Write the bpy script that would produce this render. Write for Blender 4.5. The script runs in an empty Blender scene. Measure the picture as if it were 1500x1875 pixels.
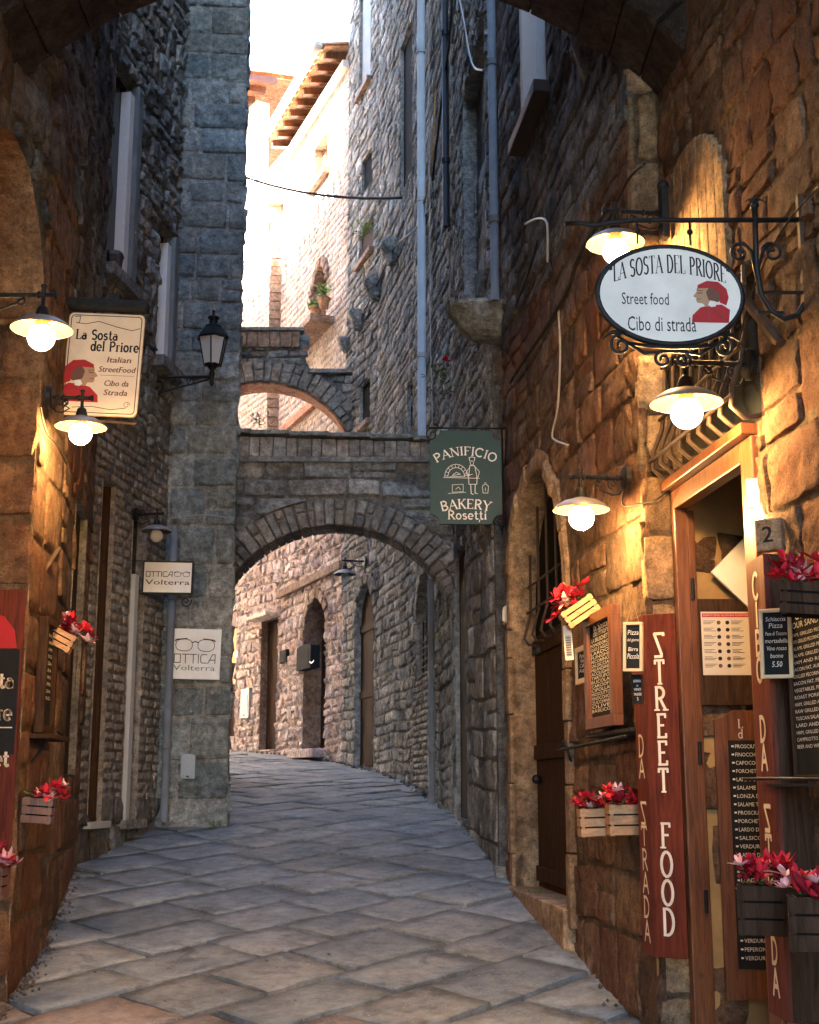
import bpy, math, random
from mathutils import Vector, noise
from mathutils.geometry import tessellate_polygon

# ------------------------------------------------------------------ camera, sky, sun, exposure
SC = bpy.context.scene
COL = SC.collection
FPX = 2450.0
PITCH = math.radians(11.6)
cam_d = bpy.data.cameras.new('camera')
cam = bpy.data.objects.new('camera', cam_d)
COL.objects.link(cam)
cam_d.sensor_fit = 'HORIZONTAL'
cam_d.sensor_width = 24.0
cam_d.lens = 24.0 * FPX / 1500.0
cam_d.clip_start = 0.05
cam_d.clip_end = 500
cam.location = (0, 0, 0)
cam.rotation_euler = (math.pi / 2 + PITCH, 0, 0)
SC.camera = cam

SUN_DIR = Vector((-0.80, -0.25, 0.62)).normalized()
elev = math.asin(SUN_DIR.z)
world = bpy.data.worlds.new('World')
SC.world = world
world.use_nodes = True
nt = world.node_tree
for n in list(nt.nodes):
    nt.nodes.remove(n)
sky = nt.nodes.new('ShaderNodeTexSky')
sky.sky_type = 'NISHITA'
sky.sun_disc = False
sky.sun_elevation = elev
sky.sun_rotation = math.atan2(SUN_DIR.x, SUN_DIR.y) % (2 * math.pi)
sky.air_density = 1.0
sky.dust_density = 1.2
sky.ozone_density = 1.4
sky.altitude = 400
bg = nt.nodes.new('ShaderNodeBackground')
bg.inputs['Strength'].default_value = 0.06
wo = nt.nodes.new('ShaderNodeOutputWorld')
nt.links.new(sky.outputs[0], bg.inputs[0])
nt.links.new(bg.outputs[0], wo.inputs[0])
sun_d = bpy.data.lights.new('sun', 'SUN')
sun_d.energy = 4.3
sun_d.angle = math.radians(0.5)
sun_d.color = (1.0, 0.90, 0.78)
sun = bpy.data.objects.new('sun', sun_d)
COL.objects.link(sun)
sun.rotation_euler = SUN_DIR.to_track_quat('Z', 'Y').to_euler()
SC.view_settings.view_transform = 'Standard'
SC.view_settings.look = 'None'
SC.view_settings.exposure = 5.65
SC.view_settings.gamma = 1.0
SC.view_settings.use_curve_mapping = False
SC.cycles.max_bounces = 8
SC.cycles.diffuse_bounces = 5
SC.cycles.sample_clamp_indirect = 6.0
SC.cycles.use_denoising = True
LAMP_POWER = 15.0

R = random.Random(7)
UP = Vector((0, 0, 1))

# ------------------------------------------------------------------ perspective bookkeeping (pixel of the photo -> ray)
def ray(u, v):
    cx = (u - 750.0) / FPX
    cy = (937.5 - v) / FPX
    y = math.cos(PITCH) - cy * math.sin(PITCH)
    return cx / y, (math.sin(PITCH) + cy * math.cos(PITCH)) / y

def at(u, v, Y):
    a, b = ray(u, v)
    return Vector((a * Y, Y, b * Y))

def proj(p):
    d = p.y * math.cos(PITCH) + p.z * math.sin(PITCH)
    if d < 0.1:
        return (-9999, -9999, d)
    h = -p.y * math.sin(PITCH) + p.z * math.cos(PITCH)
    return (750 + FPX * p.x / d, 937.5 - FPX * h / d, d)

GT = [(-8, -2.1), (0, -1.6), (3, -1.42), (6.4, -1.1), (9, -.76), (12, -.38), (15, -.08), (18, .17), (21, .38), (25, .62), (30, .85), (45, 1.1)]
def G(y):
    y = max(-8, min(44.9, y))
    for (a, b), (c, d) in zip(GT, GT[1:]):
        if a <= y <= c:
            return b + (d - b) * (y - a) / (c - a)

def nz(x, y, z=0.0):
    return noise.noise(Vector((x, y, z)))

# ------------------------------------------------------------------ mesh helpers
class Fr:
    """local frame: x right, y out towards the viewer, z up"""
    def __init__(s, o, ex, en=None, ez=None):
        s.o = Vector(o); s.ex = Vector(ex).normalized()
        s.ez = Vector(ez).normalized() if ez is not None else UP.copy()
        s.en = Vector(en).normalized() if en is not None else s.ex.cross(s.ez).normalized()
    def p(s, x, y, z):
        return s.o + s.ex * x + s.en * y + s.ez * z
    def at(s, x, y, z):
        return Fr(s.p(x, y, z), s.ex, s.en, s.ez)
    def roll(s, a):
        c, q = math.cos(a), math.sin(a)
        return Fr(s.o, s.ex * c + s.ez * q, s.en, s.ez * c - s.ex * q)
    def yaw(s, a):
        c, q = math.cos(a), math.sin(a)
        return Fr(s.o, s.ex * c + s.en * q, s.en * c - s.ex * q, s.ez)
    def tilt(s, a):
        c, q = math.cos(a), math.sin(a)
        return Fr(s.o, s.ex, s.en * c - s.ez * q, s.ez * c + s.en * q)

class MB:
    def __init__(s):
        s.v = []; s.f = []; s.t = []; s.tone = None; s.flat = set()
    def add(s, vs, fs, tone=None):
        b = len(s.v)
        s.v.extend(vs)
        s.f.extend([tuple(i + b for i in f) for f in fs])
        if tone is not None:
            s.t.extend([tone] * len(vs)); s.tone = True
        return s
    def box(s, F, x0, x1, y0, y1, z0, z1, tone=None):
        vs = [F.p(x, y, z) for x in (x0, x1) for y in (y0, y1) for z in (z0, z1)]
        s.add(vs, [(0, 1, 3, 2), (4, 6, 7, 5), (0, 4, 5, 1), (2, 3, 7, 6), (0, 2, 6, 4), (1, 5, 7, 3)], tone)
        return s
    def prism(s, F, pts, y0, y1, tone=None, both=True):
        n = len(pts)
        a = [F.p(x, y0, z) for x, z in pts]
        b = [F.p(x, y1, z) for x, z in pts]
        tri = tessellate_polygon([[Vector((x, z, 0)) for x, z in pts]])
        fs = [tuple(i + n for i in t) for t in tri]
        if both:
            fs += [tuple(reversed(t)) for t in tri]
        fs += [(i, (i + 1) % n, n + (i + 1) % n, n + i) for i in range(n)]
        s.add(a + b, fs, tone)
        return s
    def tube(s, pts, r, n=8, closed=False, r_end=None, tone=None):
        pts = [Vector(p) for p in pts]
        m = len(pts)
        vs = []
        ref = None
        for i, p in enumerate(pts):
            if closed:
                d = pts[(i + 1) % m] - pts[i - 1]
            else:
                d = pts[min(i + 1, m - 1)] - pts[max(i - 1, 0)]
            if d.length < 1e-9:
                d = Vector((0, 0, 1))
            d.normalize()
            if ref is None:
                ref = d.cross(UP) if abs(d.z) < .9 else d.cross(Vector((1, 0, 0)))
            ref = (ref - d * ref.dot(d))
            if ref.length < 1e-6:
                ref = d.orthogonal()
            ref.normalize()
            q = d.cross(ref)
            rr = r if r_end is None else r + (r_end - r) * i / max(1, m - 1)
            for k in range(n):
                a = 2 * math.pi * k / n
                vs.append(p + (ref * math.cos(a) + q * math.sin(a)) * rr)
        fs = []
        for i in range(m if closed else m - 1):
            j = (i + 1) % m
            for k in range(n):
                l = (k + 1) % n
                fs.append((i * n + k, i * n + l, j * n + l, j * n + k))
        if not closed:
            fs.append(tuple(range(n)))
            fs.append(tuple((m - 1) * n + k for k in range(n)))
        s.add(vs, fs, tone)
        return s
    def lathe(s, o, axis, prof, n=20, tone=None):
        """prof: (radius, height along axis)"""
        ax = Vector(axis).normalized(); a = ax.orthogonal().normalized(); b = ax.cross(a)
        vs = []
        for r, h in prof:
            for k in range(n):
                t = 2 * math.pi * k / n
                vs.append(Vector(o) + ax * h + (a * math.cos(t) + b * math.sin(t)) * max(r, 1e-5))
        fs = []
        for i in range(len(prof) - 1):
            for k in range(n):
                l = (k + 1) % n
                fs.append((i * n + k, i * n + l, (i + 1) * n + l, (i + 1) * n + k))
        s.add(vs, fs, tone)
        return s
    def ball(s, o, r, n=12, sq=(1, 1, 1)):
        vs = []; fs = []
        m = n // 2 + 1
        for i in range(m + 1):
            t = math.pi * i / m
            for k in range(n):
                a = 2 * math.pi * k / n
                vs.append(Vector(o) + Vector((math.sin(t) * math.cos(a) * r * sq[0], math.sin(t) * math.sin(a) * r * sq[1], math.cos(t) * r * sq[2])))
        for i in range(m):
            for k in range(n):
                l = (k + 1) % n
                fs.append((i * n + k, (i + 1) * n + k, (i + 1) * n + l, i * n + l))
        s.add(vs, fs)
        return s
    def line(s, F, pts, w, y, w2=None):
        """flat ribbon on a face, for painted line work"""
        for (x0, z0), (x1, z1) in zip(pts, pts[1:]):
            dx, dz = x1 - x0, z1 - z0
            L = math.hypot(dx, dz) or 1e-6
            e = w * .25 / L
            nx, nzz = -dz / L * w / 2, dx / L * w / 2
            ax, az, bx, bz = x0 - dx * e, z0 - dz * e, x1 + dx * e, z1 + dz * e
            vs = [F.p(ax + nx, y, az + nzz), F.p(bx + nx, y, bz + nzz), F.p(bx - nx, y, bz - nzz), F.p(ax - nx, y, az - nzz)]
            s.add(vs, [(0, 1, 2, 3)])
        return s
    def build(s, name, mat, parent=None, smooth=False, bev=0, kind=None, label=None, shift=True):
        me = bpy.data.meshes.new(name)
        off = parent.location.copy() if parent is not None and shift else Vector((0, 0, 0))
        q = parent
        if q is not None and shift:
            while q.parent is not None:
                q = q.parent; off += q.location
        me.from_pydata([tuple(p - off) for p in s.v], [], s.f)
        me.materials.append(mat)
        if s.tone or mat.get('toned'):
            s.t = s.t + [(1, 1, 1)] * (len(s.v) - len(s.t))
            at_ = me.attributes.new('tone', 'FLOAT_COLOR', 'POINT')
            buf = []
            for t in s.t:
                buf.extend((t[0], t[1], t[2], 1.0))
            at_.data.foreach_set('color', buf)
        if smooth:
            me.polygons.foreach_set('use_smooth', [i not in s.flat for i in range(len(me.polygons))])
        me.update()
        o = bpy.data.objects.new(name, me)
        COL.objects.link(o)
        if parent is not None:
            o.parent = parent
        if bev:
            m = o.modifiers.new('bevel', 'BEVEL'); m.width = bev; m.segments = 2; m.limit_method = 'ANGLE'
        if kind: o['kind'] = kind
        if label: o['label'] = label
        return o

def thing(name, label, cat, loc=(0, 0, 0), group=None, kind=None):
    o = bpy.data.objects.new(name, None)
    COL.objects.link(o)
    o.location = Vector(loc)
    o.empty_display_size = .1
    if label: o['label'] = label
    if cat: o['category'] = cat
    if group: o['group'] = group
    if kind: o['kind'] = kind
    return o

def tag(o, label, cat, group=None):
    o['label'] = label; o['category'] = cat
    if group: o['group'] = group
    return o

# ------------------------------------------------------------------ materials
class NT:
    def __init__(s, name):
        s.m = bpy.data.materials.new(name); s.m.use_nodes = True
        s.t = s.m.node_tree
        s.b = s.t.nodes['Principled BSDF']
        s.pos = None
    def n(s, typ, **k):
        nd = s.t.nodes.new(typ)
        for a, b in k.items():
            setattr(nd, a, b)
        return nd
    def l(s, a, b):
        s.t.links.new(a, b)
    def P(s):
        if s.pos is None:
            s.pos = s.n('ShaderNodeNewGeometry').outputs['Position']
        return s.pos
    def noise(s, scale, detail=4, rough=.6, vec=None, stretch=None, dist=0):
        nd = s.n('ShaderNodeTexNoise')
        nd.inputs['Scale'].default_value = scale
        nd.inputs['Detail'].default_value = detail
        nd.inputs['Roughness'].default_value = rough
        nd.inputs['Distortion'].default_value = dist
        v = vec or s.P()
        if stretch:
            mp = s.n('ShaderNodeMapping'); mp.inputs['Scale'].default_value = stretch
            s.l(v, mp.inputs[0]); v = mp.outputs[0]
        s.l(v, nd.inputs['Vector'])
        return nd.outputs['Fac']
    def voro(s, scale, feat='F1', vec=None):
        nd = s.n('ShaderNodeTexVoronoi', feature=feat)
        nd.inputs['Scale'].default_value = scale
        s.l(vec or s.P(), nd.inputs['Vector'])
        return nd.outputs['Distance']
    def ramp(s, fac, stops):
        nd = s.n('ShaderNodeValToRGB')
        e = nd.color_ramp.elements
        while len(e) < len(stops): e.new(.5)
        for i, (p, c) in enumerate(stops):
            e[i].position = p
            e[i].color = (c[0], c[1], c[2], 1) if not isinstance(c, (int, float)) else (c, c, c, 1)
        s.l(fac, nd.inputs[0])
        return nd.outputs[0]
    def mix(s, fac, a, b, mode='MIX'):
        nd = s.n('ShaderNodeMixRGB', blend_type=mode)
        for i, x in ((0, fac), (1, a), (2, b)):
            if isinstance(x, (int, float)):
                nd.inputs[i].default_value = x if i == 0 else (x, x, x, 1)
            elif isinstance(x, tuple):
                nd.inputs[i].default_value = (x[0], x[1], x[2], 1)
            else:
                s.l(x, nd.inputs[i])
        return nd.outputs[0]
    def math(s, op, a, b=0.0):
        nd = s.n('ShaderNodeMath', operation=op)
        for i, x in ((0, a), (1, b)):
            if isinstance(x, (int, float)): nd.inputs[i].default_value = x
            else: s.l(x, nd.inputs[i])
        return nd.outputs[0]
    def bump(s, h, strength, dist=.01, prev=None):
        nd = s.n('ShaderNodeBump')
        nd.inputs['Strength'].default_value = strength
        nd.inputs['Distance'].default_value = dist
        s.l(h, nd.inputs['Height'])
        if prev is not None: s.l(prev, nd.inputs['Normal'])
        return nd.outputs[0]
    def done(s, col=None, rough=None, nrm=None, metal=None, spec=None):
        for k, x in (('Base Color', col), ('Roughness', rough), ('Metallic', metal), ('Specular IOR Level', spec)):
            if x is None: continue
            if isinstance(x, (int, float)): s.b.inputs[k].default_value = x
            elif isinstance(x, tuple): s.b.inputs[k].default_value = (x[0], x[1], x[2], 1)
            else: s.l(x, s.b.inputs[k])
        if nrm is not None: s.l(nrm, s.b.inputs['Normal'])
        return s.m

def stone_mat(name, base, dark, light, rough=.92, tone=True, pit=1.0, red=None, smear=.4):
    t = NT(name)
    c = t.ramp(t.noise(1.6, 5, .6), [(.3, dark), (.52, base), (.75, light)])
    if tone:
        t.m['toned'] = 1
        a = t.n('ShaderNodeAttribute', attribute_name='tone')
        c = t.mix(1.0, c, a.outputs['Color'], 'MULTIPLY')
    g = t.noise(14, 6, .75)
    c = t.mix(1.0, c, t.ramp(g, [(.32, .42), (.5, .95), (.68, 1.6)]), 'MULTIPLY')
    lich = t.ramp(t.noise(5.5, 6, .75, dist=.6), [(.55, 0.0), (.68, .55)])
    c = t.mix(lich, c, (dark[0] * .45, dark[1] * .48, dark[2] * .5))
    pale = t.ramp(t.noise(3.1, 6, .75, stretch=(1, 1, .6), dist=.8), [(.58, 0.0), (.72, smear)])
    c = t.mix(pale, c, (light[0] * 1.25, light[1] * 1.25, light[2] * 1.25))
    if red:
        c = t.mix(t.ramp(t.noise(.9, 3, .5), [(.5, 0.0), (.62, .6)]), c, red)
    pits = t.ramp(t.voro(34), [(.0, 0.0), (.28, 1.0)])
    c = t.mix(.45, c, t.mix(1.0, c, pits, 'MULTIPLY'))
    wob = t.n('ShaderNodeVectorMath', operation='ADD')
    nn_ = t.n('ShaderNodeTexNoise'); nn_.inputs['Scale'].default_value = 5; t.l(t.P(), nn_.inputs['Vector'])
    sc_ = t.n('ShaderNodeVectorMath', operation='SCALE'); sc_.inputs['Scale'].default_value = .12; t.l(nn_.outputs['Color'], sc_.inputs[0])
    t.l(t.P(), wob.inputs[0]); t.l(sc_.outputs[0], wob.inputs[1])
    n0 = t.bump(t.voro(13, 'F1', wob.outputs[0]), .75 * pit, .035)
    n1 = t.bump(t.noise(9, 8, .75), .8 * pit, .05, n0)
    n2 = t.bump(t.noise(38, 5, .75), .8 * pit, .012, n1)
    n3 = t.bump(pits, .45 * pit, .01, n2)
    fine = t.noise(110, 4, .7)
    c = t.mix(1.0, c, t.ramp(fine, [(.3, .62), (.5, 1.0), (.7, 1.35)]), 'MULTIPLY')
    n3 = t.bump(fine, .8 * pit, .006, n3)
    return t.done(c, rough, n3, spec=.25)

def plain(name, col, rough=.6, metal=0.0, var=.25, scale=18, bump=.15, spec=.5):
    t = NT(name)
    f = t.noise(scale, 5, .65)
    c = t.mix(1.0, col, t.ramp(f, [(.25, 1 - var), (.75, 1 + var)]), 'MULTIPLY')
    r = t.math('ADD', t.math('MULTIPLY', f, .3), rough - .15)
    return t.done(c, r, t.bump(t.noise(scale * 4, 4, .6), bump, .003), metal, spec)

def wood_mat(name, col, dark, rough=.45, stretch=(14, 14, 1.2), knots=True, spec=.35):
    t = NT(name)
    f = t.noise(3.0, 6, .6, stretch=stretch, dist=1.2)
    c = t.ramp(f, [(.3, dark), (.55, col), (.8, tuple(min(1, x * 1.5) for x in col))])
    if knots:
        k = t.ramp(t.voro(6.5), [(.02, .25), (.12, 1.0)])
        c = t.mix(.6, c, t.mix(1.0, c, k, 'MULTIPLY'))
    return t.done(c, rough, t.bump(f, .35, .004), spec=spec)

def emit_mat(name, col, strength):
    t = NT(name)
    t.b.inputs['Base Color'].default_value = (.9, .85, .75, 1)
    t.b.inputs['Emission Color'].default_value = (*col, 1)
    t.b.inputs['Emission Strength'].default_value = strength
    return t.m

M = {}
M['warm'] = stone_mat('warm_stone', (.185, .112, .07), (.082, .048, .032), (.285, .195, .125), pit=1.2, red=(.15, .052, .032), smear=.55)
M['warm_plain'] = stone_mat('dressed_warm_stone', (.27, .185, .112), (.18, .115, .07), (.35, .26, .165), pit=.55)
M['grey'] = stone_mat('grey_stone', (.28, .275, .255), (.155, .155, .15), (.45, .44, .415), pit=1.1)
M['tower'] = stone_mat('tower_stone', (.225, .24, .225), (.14, .16, .155), (.37, .375, .34), pit=.85, smear=.75)
M['pink'] = stone_mat('pink_stone', (.58, .46, .42), (.43, .33, .30), (.70, .60, .56), pit=1.0)
M['shade_dark'] = stone_mat('shade_dark_stone', (.055, .045, .04), (.03, .025, .022), (.09, .075, .065), pit=1.1)  # shade of the unlit overhead arch put into a near-black stone colour
M['dark'] = stone_mat('dark_stone', (.15, .15, .148), (.07, .072, .075), (.25, .25, .245), pit=1.15, red=(.15, .09, .07))
M['mortar'] = stone_mat('grey_mortar', (.20, .19, .175), (.11, .105, .10), (.29, .28, .255), tone=False, pit=1.4)
M['mortar_light'] = stone_mat('light_mortar', (.34, .335, .30), (.2, .2, .19), (.42, .42, .39), tone=False, pit=1.2)
M['mortar_warm'] = stone_mat('warm_mortar', (.15, .102, .066), (.08, .05, .033), (.21, .155, .105), tone=False, pit=1.4)
M['mortar_pink'] = stone_mat('pink_mortar', (.58, .48, .41), (.42, .33, .28), (.66, .56, .5), tone=False, pit=1.2)
M['brick'] = stone_mat('old_brick', (.30, .205, .15), (.18, .12, .09), (.40, .31, .245), pit=.5)
M['brick_pale'] = stone_mat('pale_brick', (.50, .41, .34), (.38, .31, .25), (.60, .51, .44), pit=.5)
M['brick_grey'] = stone_mat('grey_brick', (.25, .225, .19), (.15, .13, .115), (.36, .33, .29), pit=.5)
M['brick_red'] = stone_mat('red_brick', (.40, .20, .13), (.28, .12, .08), (.52, .32, .22), pit=.4)
M['terracotta'] = stone_mat('terracotta_tile', (.46, .23, .12), (.30, .14, .07), (.58, .36, .22), pit=.3)
M['plaster'] = plain('pale_plaster', (.72, .64, .54), .9, var=.12, scale=4, bump=.3)
M['ochre'] = plain('ochre_plaster', (.34, .21, .085), .9, var=.3, scale=5, bump=.6)
M['iron'] = plain('black_iron', (.022, .022, .024), .5, .6, var=.5, scale=30, bump=.4, spec=0.3)
M['iron_brown'] = plain('rusted_iron', (.06, .038, .026), .7, .3, var=.5, scale=40, bump=.6)
M['enamel'] = plain('grey_enamel', (.22, .20, .19), .4, .2, var=.2)
M['enamel_in'] = plain('glow_tint_enamel', (.085, .055, .02), .4, 0, var=.05)  # warm lamp glow put into the lining colour, darker and more amber than cream
M['globe'] = emit_mat('lit_glass_globe', (1.0, .55, .19), LAMP_POWER)
M['globe_off'] = plain('unlit_opal_glass', (.55, .55, .52), .2, var=.05)
M['wood'] = wood_mat('orange_wood', (.145, .052, .02), (.065, .023, .010), .36)
M['wood_red'] = wood_mat('stained_red_wood', (.115, .024, .012), (.05, .010, .006), .5, spec=.15)
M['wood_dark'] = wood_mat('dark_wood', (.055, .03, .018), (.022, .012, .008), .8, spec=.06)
M['wood_pale'] = wood_mat('pale_crate_wood', (.42, .24, .12), (.28, .15, .07), .6, (4, 4, 12), False)
M['wood_white'] = plain('cream_painted_wood', (.66, .50, .31), .5, var=.12)
M['board'] = plain('chalkboard', (.016, .018, .020), .8, var=.3, scale=9, spec=0.12)
M['chalk'] = plain('chalk_white', (.72, .70, .66), .8, var=.15, scale=60)
M['cream_paint'] = plain('cream_paint', (.76, .66, .52), .5, var=.1)
M['ink'] = plain('black_ink', (.025, .022, .022), .6, var=.1, spec=0.15)
M['brown_ink'] = plain('brown_ink', (.14, .055, .03), .6, var=.1)
M['sign_white'] = plain('white_sign_panel', (.78, .76, .70), .5, var=.16, scale=4, bump=.05)
M['sign_cream'] = plain('cream_sign_panel', (.76, .65, .50), .5, var=.16, scale=4, bump=.05)
M['sign_green'] = plain('dark_green_sign_panel', (.020, .052, .052), .45, var=.15, scale=7, spec=0.2)
M['red_paint'] = plain('crimson_paint', (.40, .02, .025), .5, var=.15, spec=0.25)
M['skin_paint'] = plain('tan_paint', (.42, .25, .14), .5, var=.1)
M['white_paint'] = plain('white_paint', (.75, .74, .70), .5, var=.06)
M['pipe_white'] = plain('pale_blue_pipe', (.42, .44, .43), .8, .0, var=.12, scale=6)
M['pipe_grey'] = plain('zinc_pipe', (.16, .17, .17), .75, .05, var=.3, scale=8)
M['grey_metal'] = plain('grey_painted_metal', (.24, .27, .29), .5, .2, var=.12)
M['cable'] = plain('black_cable', (.02, .02, .02), .6, var=.3, spec=0.2)
M['cable_white'] = plain('white_cable', (.30, .29, .27), .5, var=.15)
M['glass_dark'] = plain('dark_window_glass', (.015, .018, .02), .12, 0, var=.3, bump=.02, spec=0.3)
M['opening'] = plain('dark_interior', (.012, .011, .011), .95, var=.3, spec=0.05)
M['petal'] = plain('crimson_petals', (.50, .018, .035), .6, var=.35, scale=25, spec=0.2)
M['petal_dark'] = plain('maroon_petals', (.20, .008, .018), .6, var=.35, scale=25, spec=0.15)
M['petal_pink'] = plain('pink_white_petals', (.70, .42, .44), .6, var=.3, scale=25)
M['leaf'] = plain('green_leaves', (.07, .13, .035), .6, var=.4, scale=25)
M['leaf_light'] = plain('yellow_green_leaves', (.22, .30, .06), .6, var=.4, scale=25)
M['orange'] = plain('orange_shutter', (.75, .32, .06), .6, var=.08)
M['paper'] = plain('paper_poster', (.62, .55, .45), .6, var=.05)
M['slab'] = None
M['black_plastic'] = plain('black_plastic', (.018, .02, .022), .9, var=.2, spec=0.15)
M['plastic'] = plain('white_plastic', (.6, .58, .52), .35, var=.08)

def slab_mat():
    t = NT('street_paving_stone')
    a = t.n('ShaderNodeAttribute', attribute_name='tone')
    c = t.ramp(t.noise(1.1, 5, .65), [(.3, (.115, .137, .155)), (.5, (.175, .20, .215)), (.72, (.27, .285, .285))])
    c = t.mix(1.0, c, a.outputs['Color'], 'MULTIPLY')
    c = t.mix(1.0, c, t.ramp(t.noise(11, 6, .75), [(.3, .55), (.5, 1.0), (.72, 1.4)]), 'MULTIPLY')
    c = t.mix(t.ramp(t.noise(3.5, 6, .75, dist=1), [(.52, 0.0), (.68, .75)]), c, (.055, .062, .068))
    sp = t.ramp(t.noise(60, 2, .5), [(.66, 0.0), (.72, .5)])
    c = t.mix(sp, c, (.5, .48, .45))
    r = t.ramp(t.noise(4, 5, .6), [(.35, .48), (.7, .8)])
    n1 = t.bump(t.noise(6, 7, .7), .8, .03)
    n2 = t.bump(t.noise(45, 5, .7), .6, .006, n1)
    return t.done(c, r, n2, spec=.4)
M['slab'] = slab_mat()
M['dirt'] = plain('dark_joint_earth', (.045, .04, .036), .95, var=.5, scale=30, bump=.8)

# ------------------------------------------------------------------ walls made of single stones
class Wall:
    def __init__(s, a, b):
        s.a = Vector((a[0], a[1], 0)); s.b = Vector((b[0], b[1], 0))
        s.L = (s.b - s.a).length
        s.ex = (s.b - s.a).normalized()
        s.n = s.ex.cross(UP)
        s.F = Fr(s.a, s.ex)
    def pt(s, q, z, d=0.0):
        return s.a + s.ex * q + s.n * d + UP * z
    def hit(s, u, v, d=0.0):
        rx, rz = ray(u, v)
        # (rx*Y, Y) = a + ex*q + n*d
        ax, ay = s.a.x + s.n.x * d, s.a.y + s.n.y * d
        den = s.ex.x - s.ex.y * rx
        q = (ay * rx - ax) / den
        Y = ay + s.ex.y * q
        return q, rz * Y
    def fr(s, u, v, d=0.0):
        q, z = s.hit(u, v, d)
        return Fr(s.pt(q, z, d), s.ex)

def rect_sub(cells, o):
    oL, oR, oB, oT = o
    out = []
    for c in cells:
        L, Rr, B, T = c
        if L >= oR or Rr <= oL or B >= oT or T <= oB:
            out.append(c); continue
        if L < oL - 1e-6: out.append((L, oL, B, T))
        if Rr > oR + 1e-6: out.append((oR, Rr, B, T))
        iL, iR = max(L, oL), min(Rr, oR)
        if T > oT: out.append((iL, iR, max(B, oT), T))
        if B < oB: out.append((iL, iR, B, min(T, oB)))
    return [c for c in out if c[1] - c[0] > .035 and c[3] - c[2] > .03]

def make_cells(rng, s0, s1, z0, z1, h, w, split=.25, z_follow=None):
    cells = []
    z = z0
    while z < z1:
        hh = rng.uniform(*h)
        q = s0 - rng.uniform(0, w[0])
        while q < s1:
            ww = rng.uniform(*w)
            a, b = max(q, s0), min(q + ww, s1)
            if s1 - b < w[0] * .4: b = s1; ww = 99
            if b - a > .03:
                if hh > .16 and rng.random() < split:
                    k = rng.uniform(.35, .65)
                    cells.append((a, b, z, z + hh * k)); cells.append((a, b, z + hh * k, z + hh))
                elif (b - a) > .3 and rng.random() < split * .5:
                    k = rng.uniform(.35, .65) * (b - a)
                    cells.append((a, a + k, z, z + hh)); cells.append((a + k, b, z, z + hh))
                else:
                    cells.append((a, b, z, z + hh))
            q += ww
        z += hh
    return cells

def tone(rng, v=.3, hue=.06):
    k = 1 + rng.uniform(-v, v)
    h = rng.uniform(-hue, hue)
    return (k * (1 + h), k, k * (1 - h))

def stone_mesh(mb, W, c, warp, rng, gap, proud, rough, nu, nv, arcs, tn, bury=.02, tilt=.02):
    L, Rr, B, T = c
    w, h = Rr - L, T - B
    g = gap * rng.uniform(.25, .8)
    bevx, bevz = min(.3, .013 / w * 2), min(.35, .013 / h * 2)
    def axis(n, bv):
        inner = [-(1 - bv) + (2 - 2 * bv) * i / n for i in range(n + 1)]
        return [-1] + inner + [1]
    A, C = axis(nu, bevx), axis(nv, bevz)
    pr = proud * rng.uniform(.3, 1.5)
    tx, tz = rng.uniform(-tilt, tilt), rng.uniform(-tilt, tilt)
    jx = [rng.uniform(-gap, gap) for _ in range(4)]; jz = [rng.uniform(-gap, gap) for _ in range(4)]
    sd = rng.uniform(0, 50)
    vs = []
    k = .05 + .08 * rng.random()
    for j, b in enumerate(C):
        for i, a in enumerate(A):
            aa = a * math.sqrt(max(.01, 1 - b * b * k)); bb = b * math.sqrt(max(.01, 1 - a * a * k))
            wgt = ((1 - a) * (1 - b) / 4, (1 + a) * (1 - b) / 4, (1 + a) * (1 + b) / 4, (1 - a) * (1 + b) / 4)
            q = (L + Rr) / 2 + aa * (w / 2 - g) + sum(x * y for x, y in zip(wgt, jx))
            z = (B + T) / 2 + bb * (h / 2 - g) + sum(x * y for x, y in zip(wgt, jz))
            z += warp(q, z)
            border = abs(a) == 1 or abs(b) == 1
            if border:
                d = -bury
                q += .2 * gap * nz(q * 20, z * 20, sd)
            else:
                d = pr + tx * a + tz * b + rough * (nz(q * 4, z * 6, sd) * .45 + nz(q * 11, z * 14, sd) * .5 + nz(q * 25, z * 28, sd) * .3) + .1 * proud * (1 - a * a) * (1 - b * b)
                q += .012 * nz(q * 12, z * 12, sd + 9); z += .012 * nz(q * 12, z * 12, sd + 19)
                d = max(d, -.01)
            for (cs, cz, ro) in arcs:
                dx, dz = q - cs, z - cz
                if dz > -.02 and (dx * dx + dz * dz) < ro * ro:
                    r0 = math.hypot(dx, dz) or 1e-4
                    q, z = cs + dx / r0 * ro, cz + dz / r0 * ro
            vs.append(W.pt(q, z, d))
    nA = len(A)
    fs = [(j * nA + i, j * nA + i + 1, (j + 1) * nA + i + 1, (j + 1) * nA + i) for j in range(len(C) - 1) for i in range(nA - 1)]
    b0 = len(mb.f)
    mb.add(vs, fs, tn)
    for q_ in range(len(fs)):
        j, i = divmod(q_, nA - 1)
        if j in (0, len(C) - 2) or i in (0, nA - 2): mb.flat.add(b0 + q_)

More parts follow.
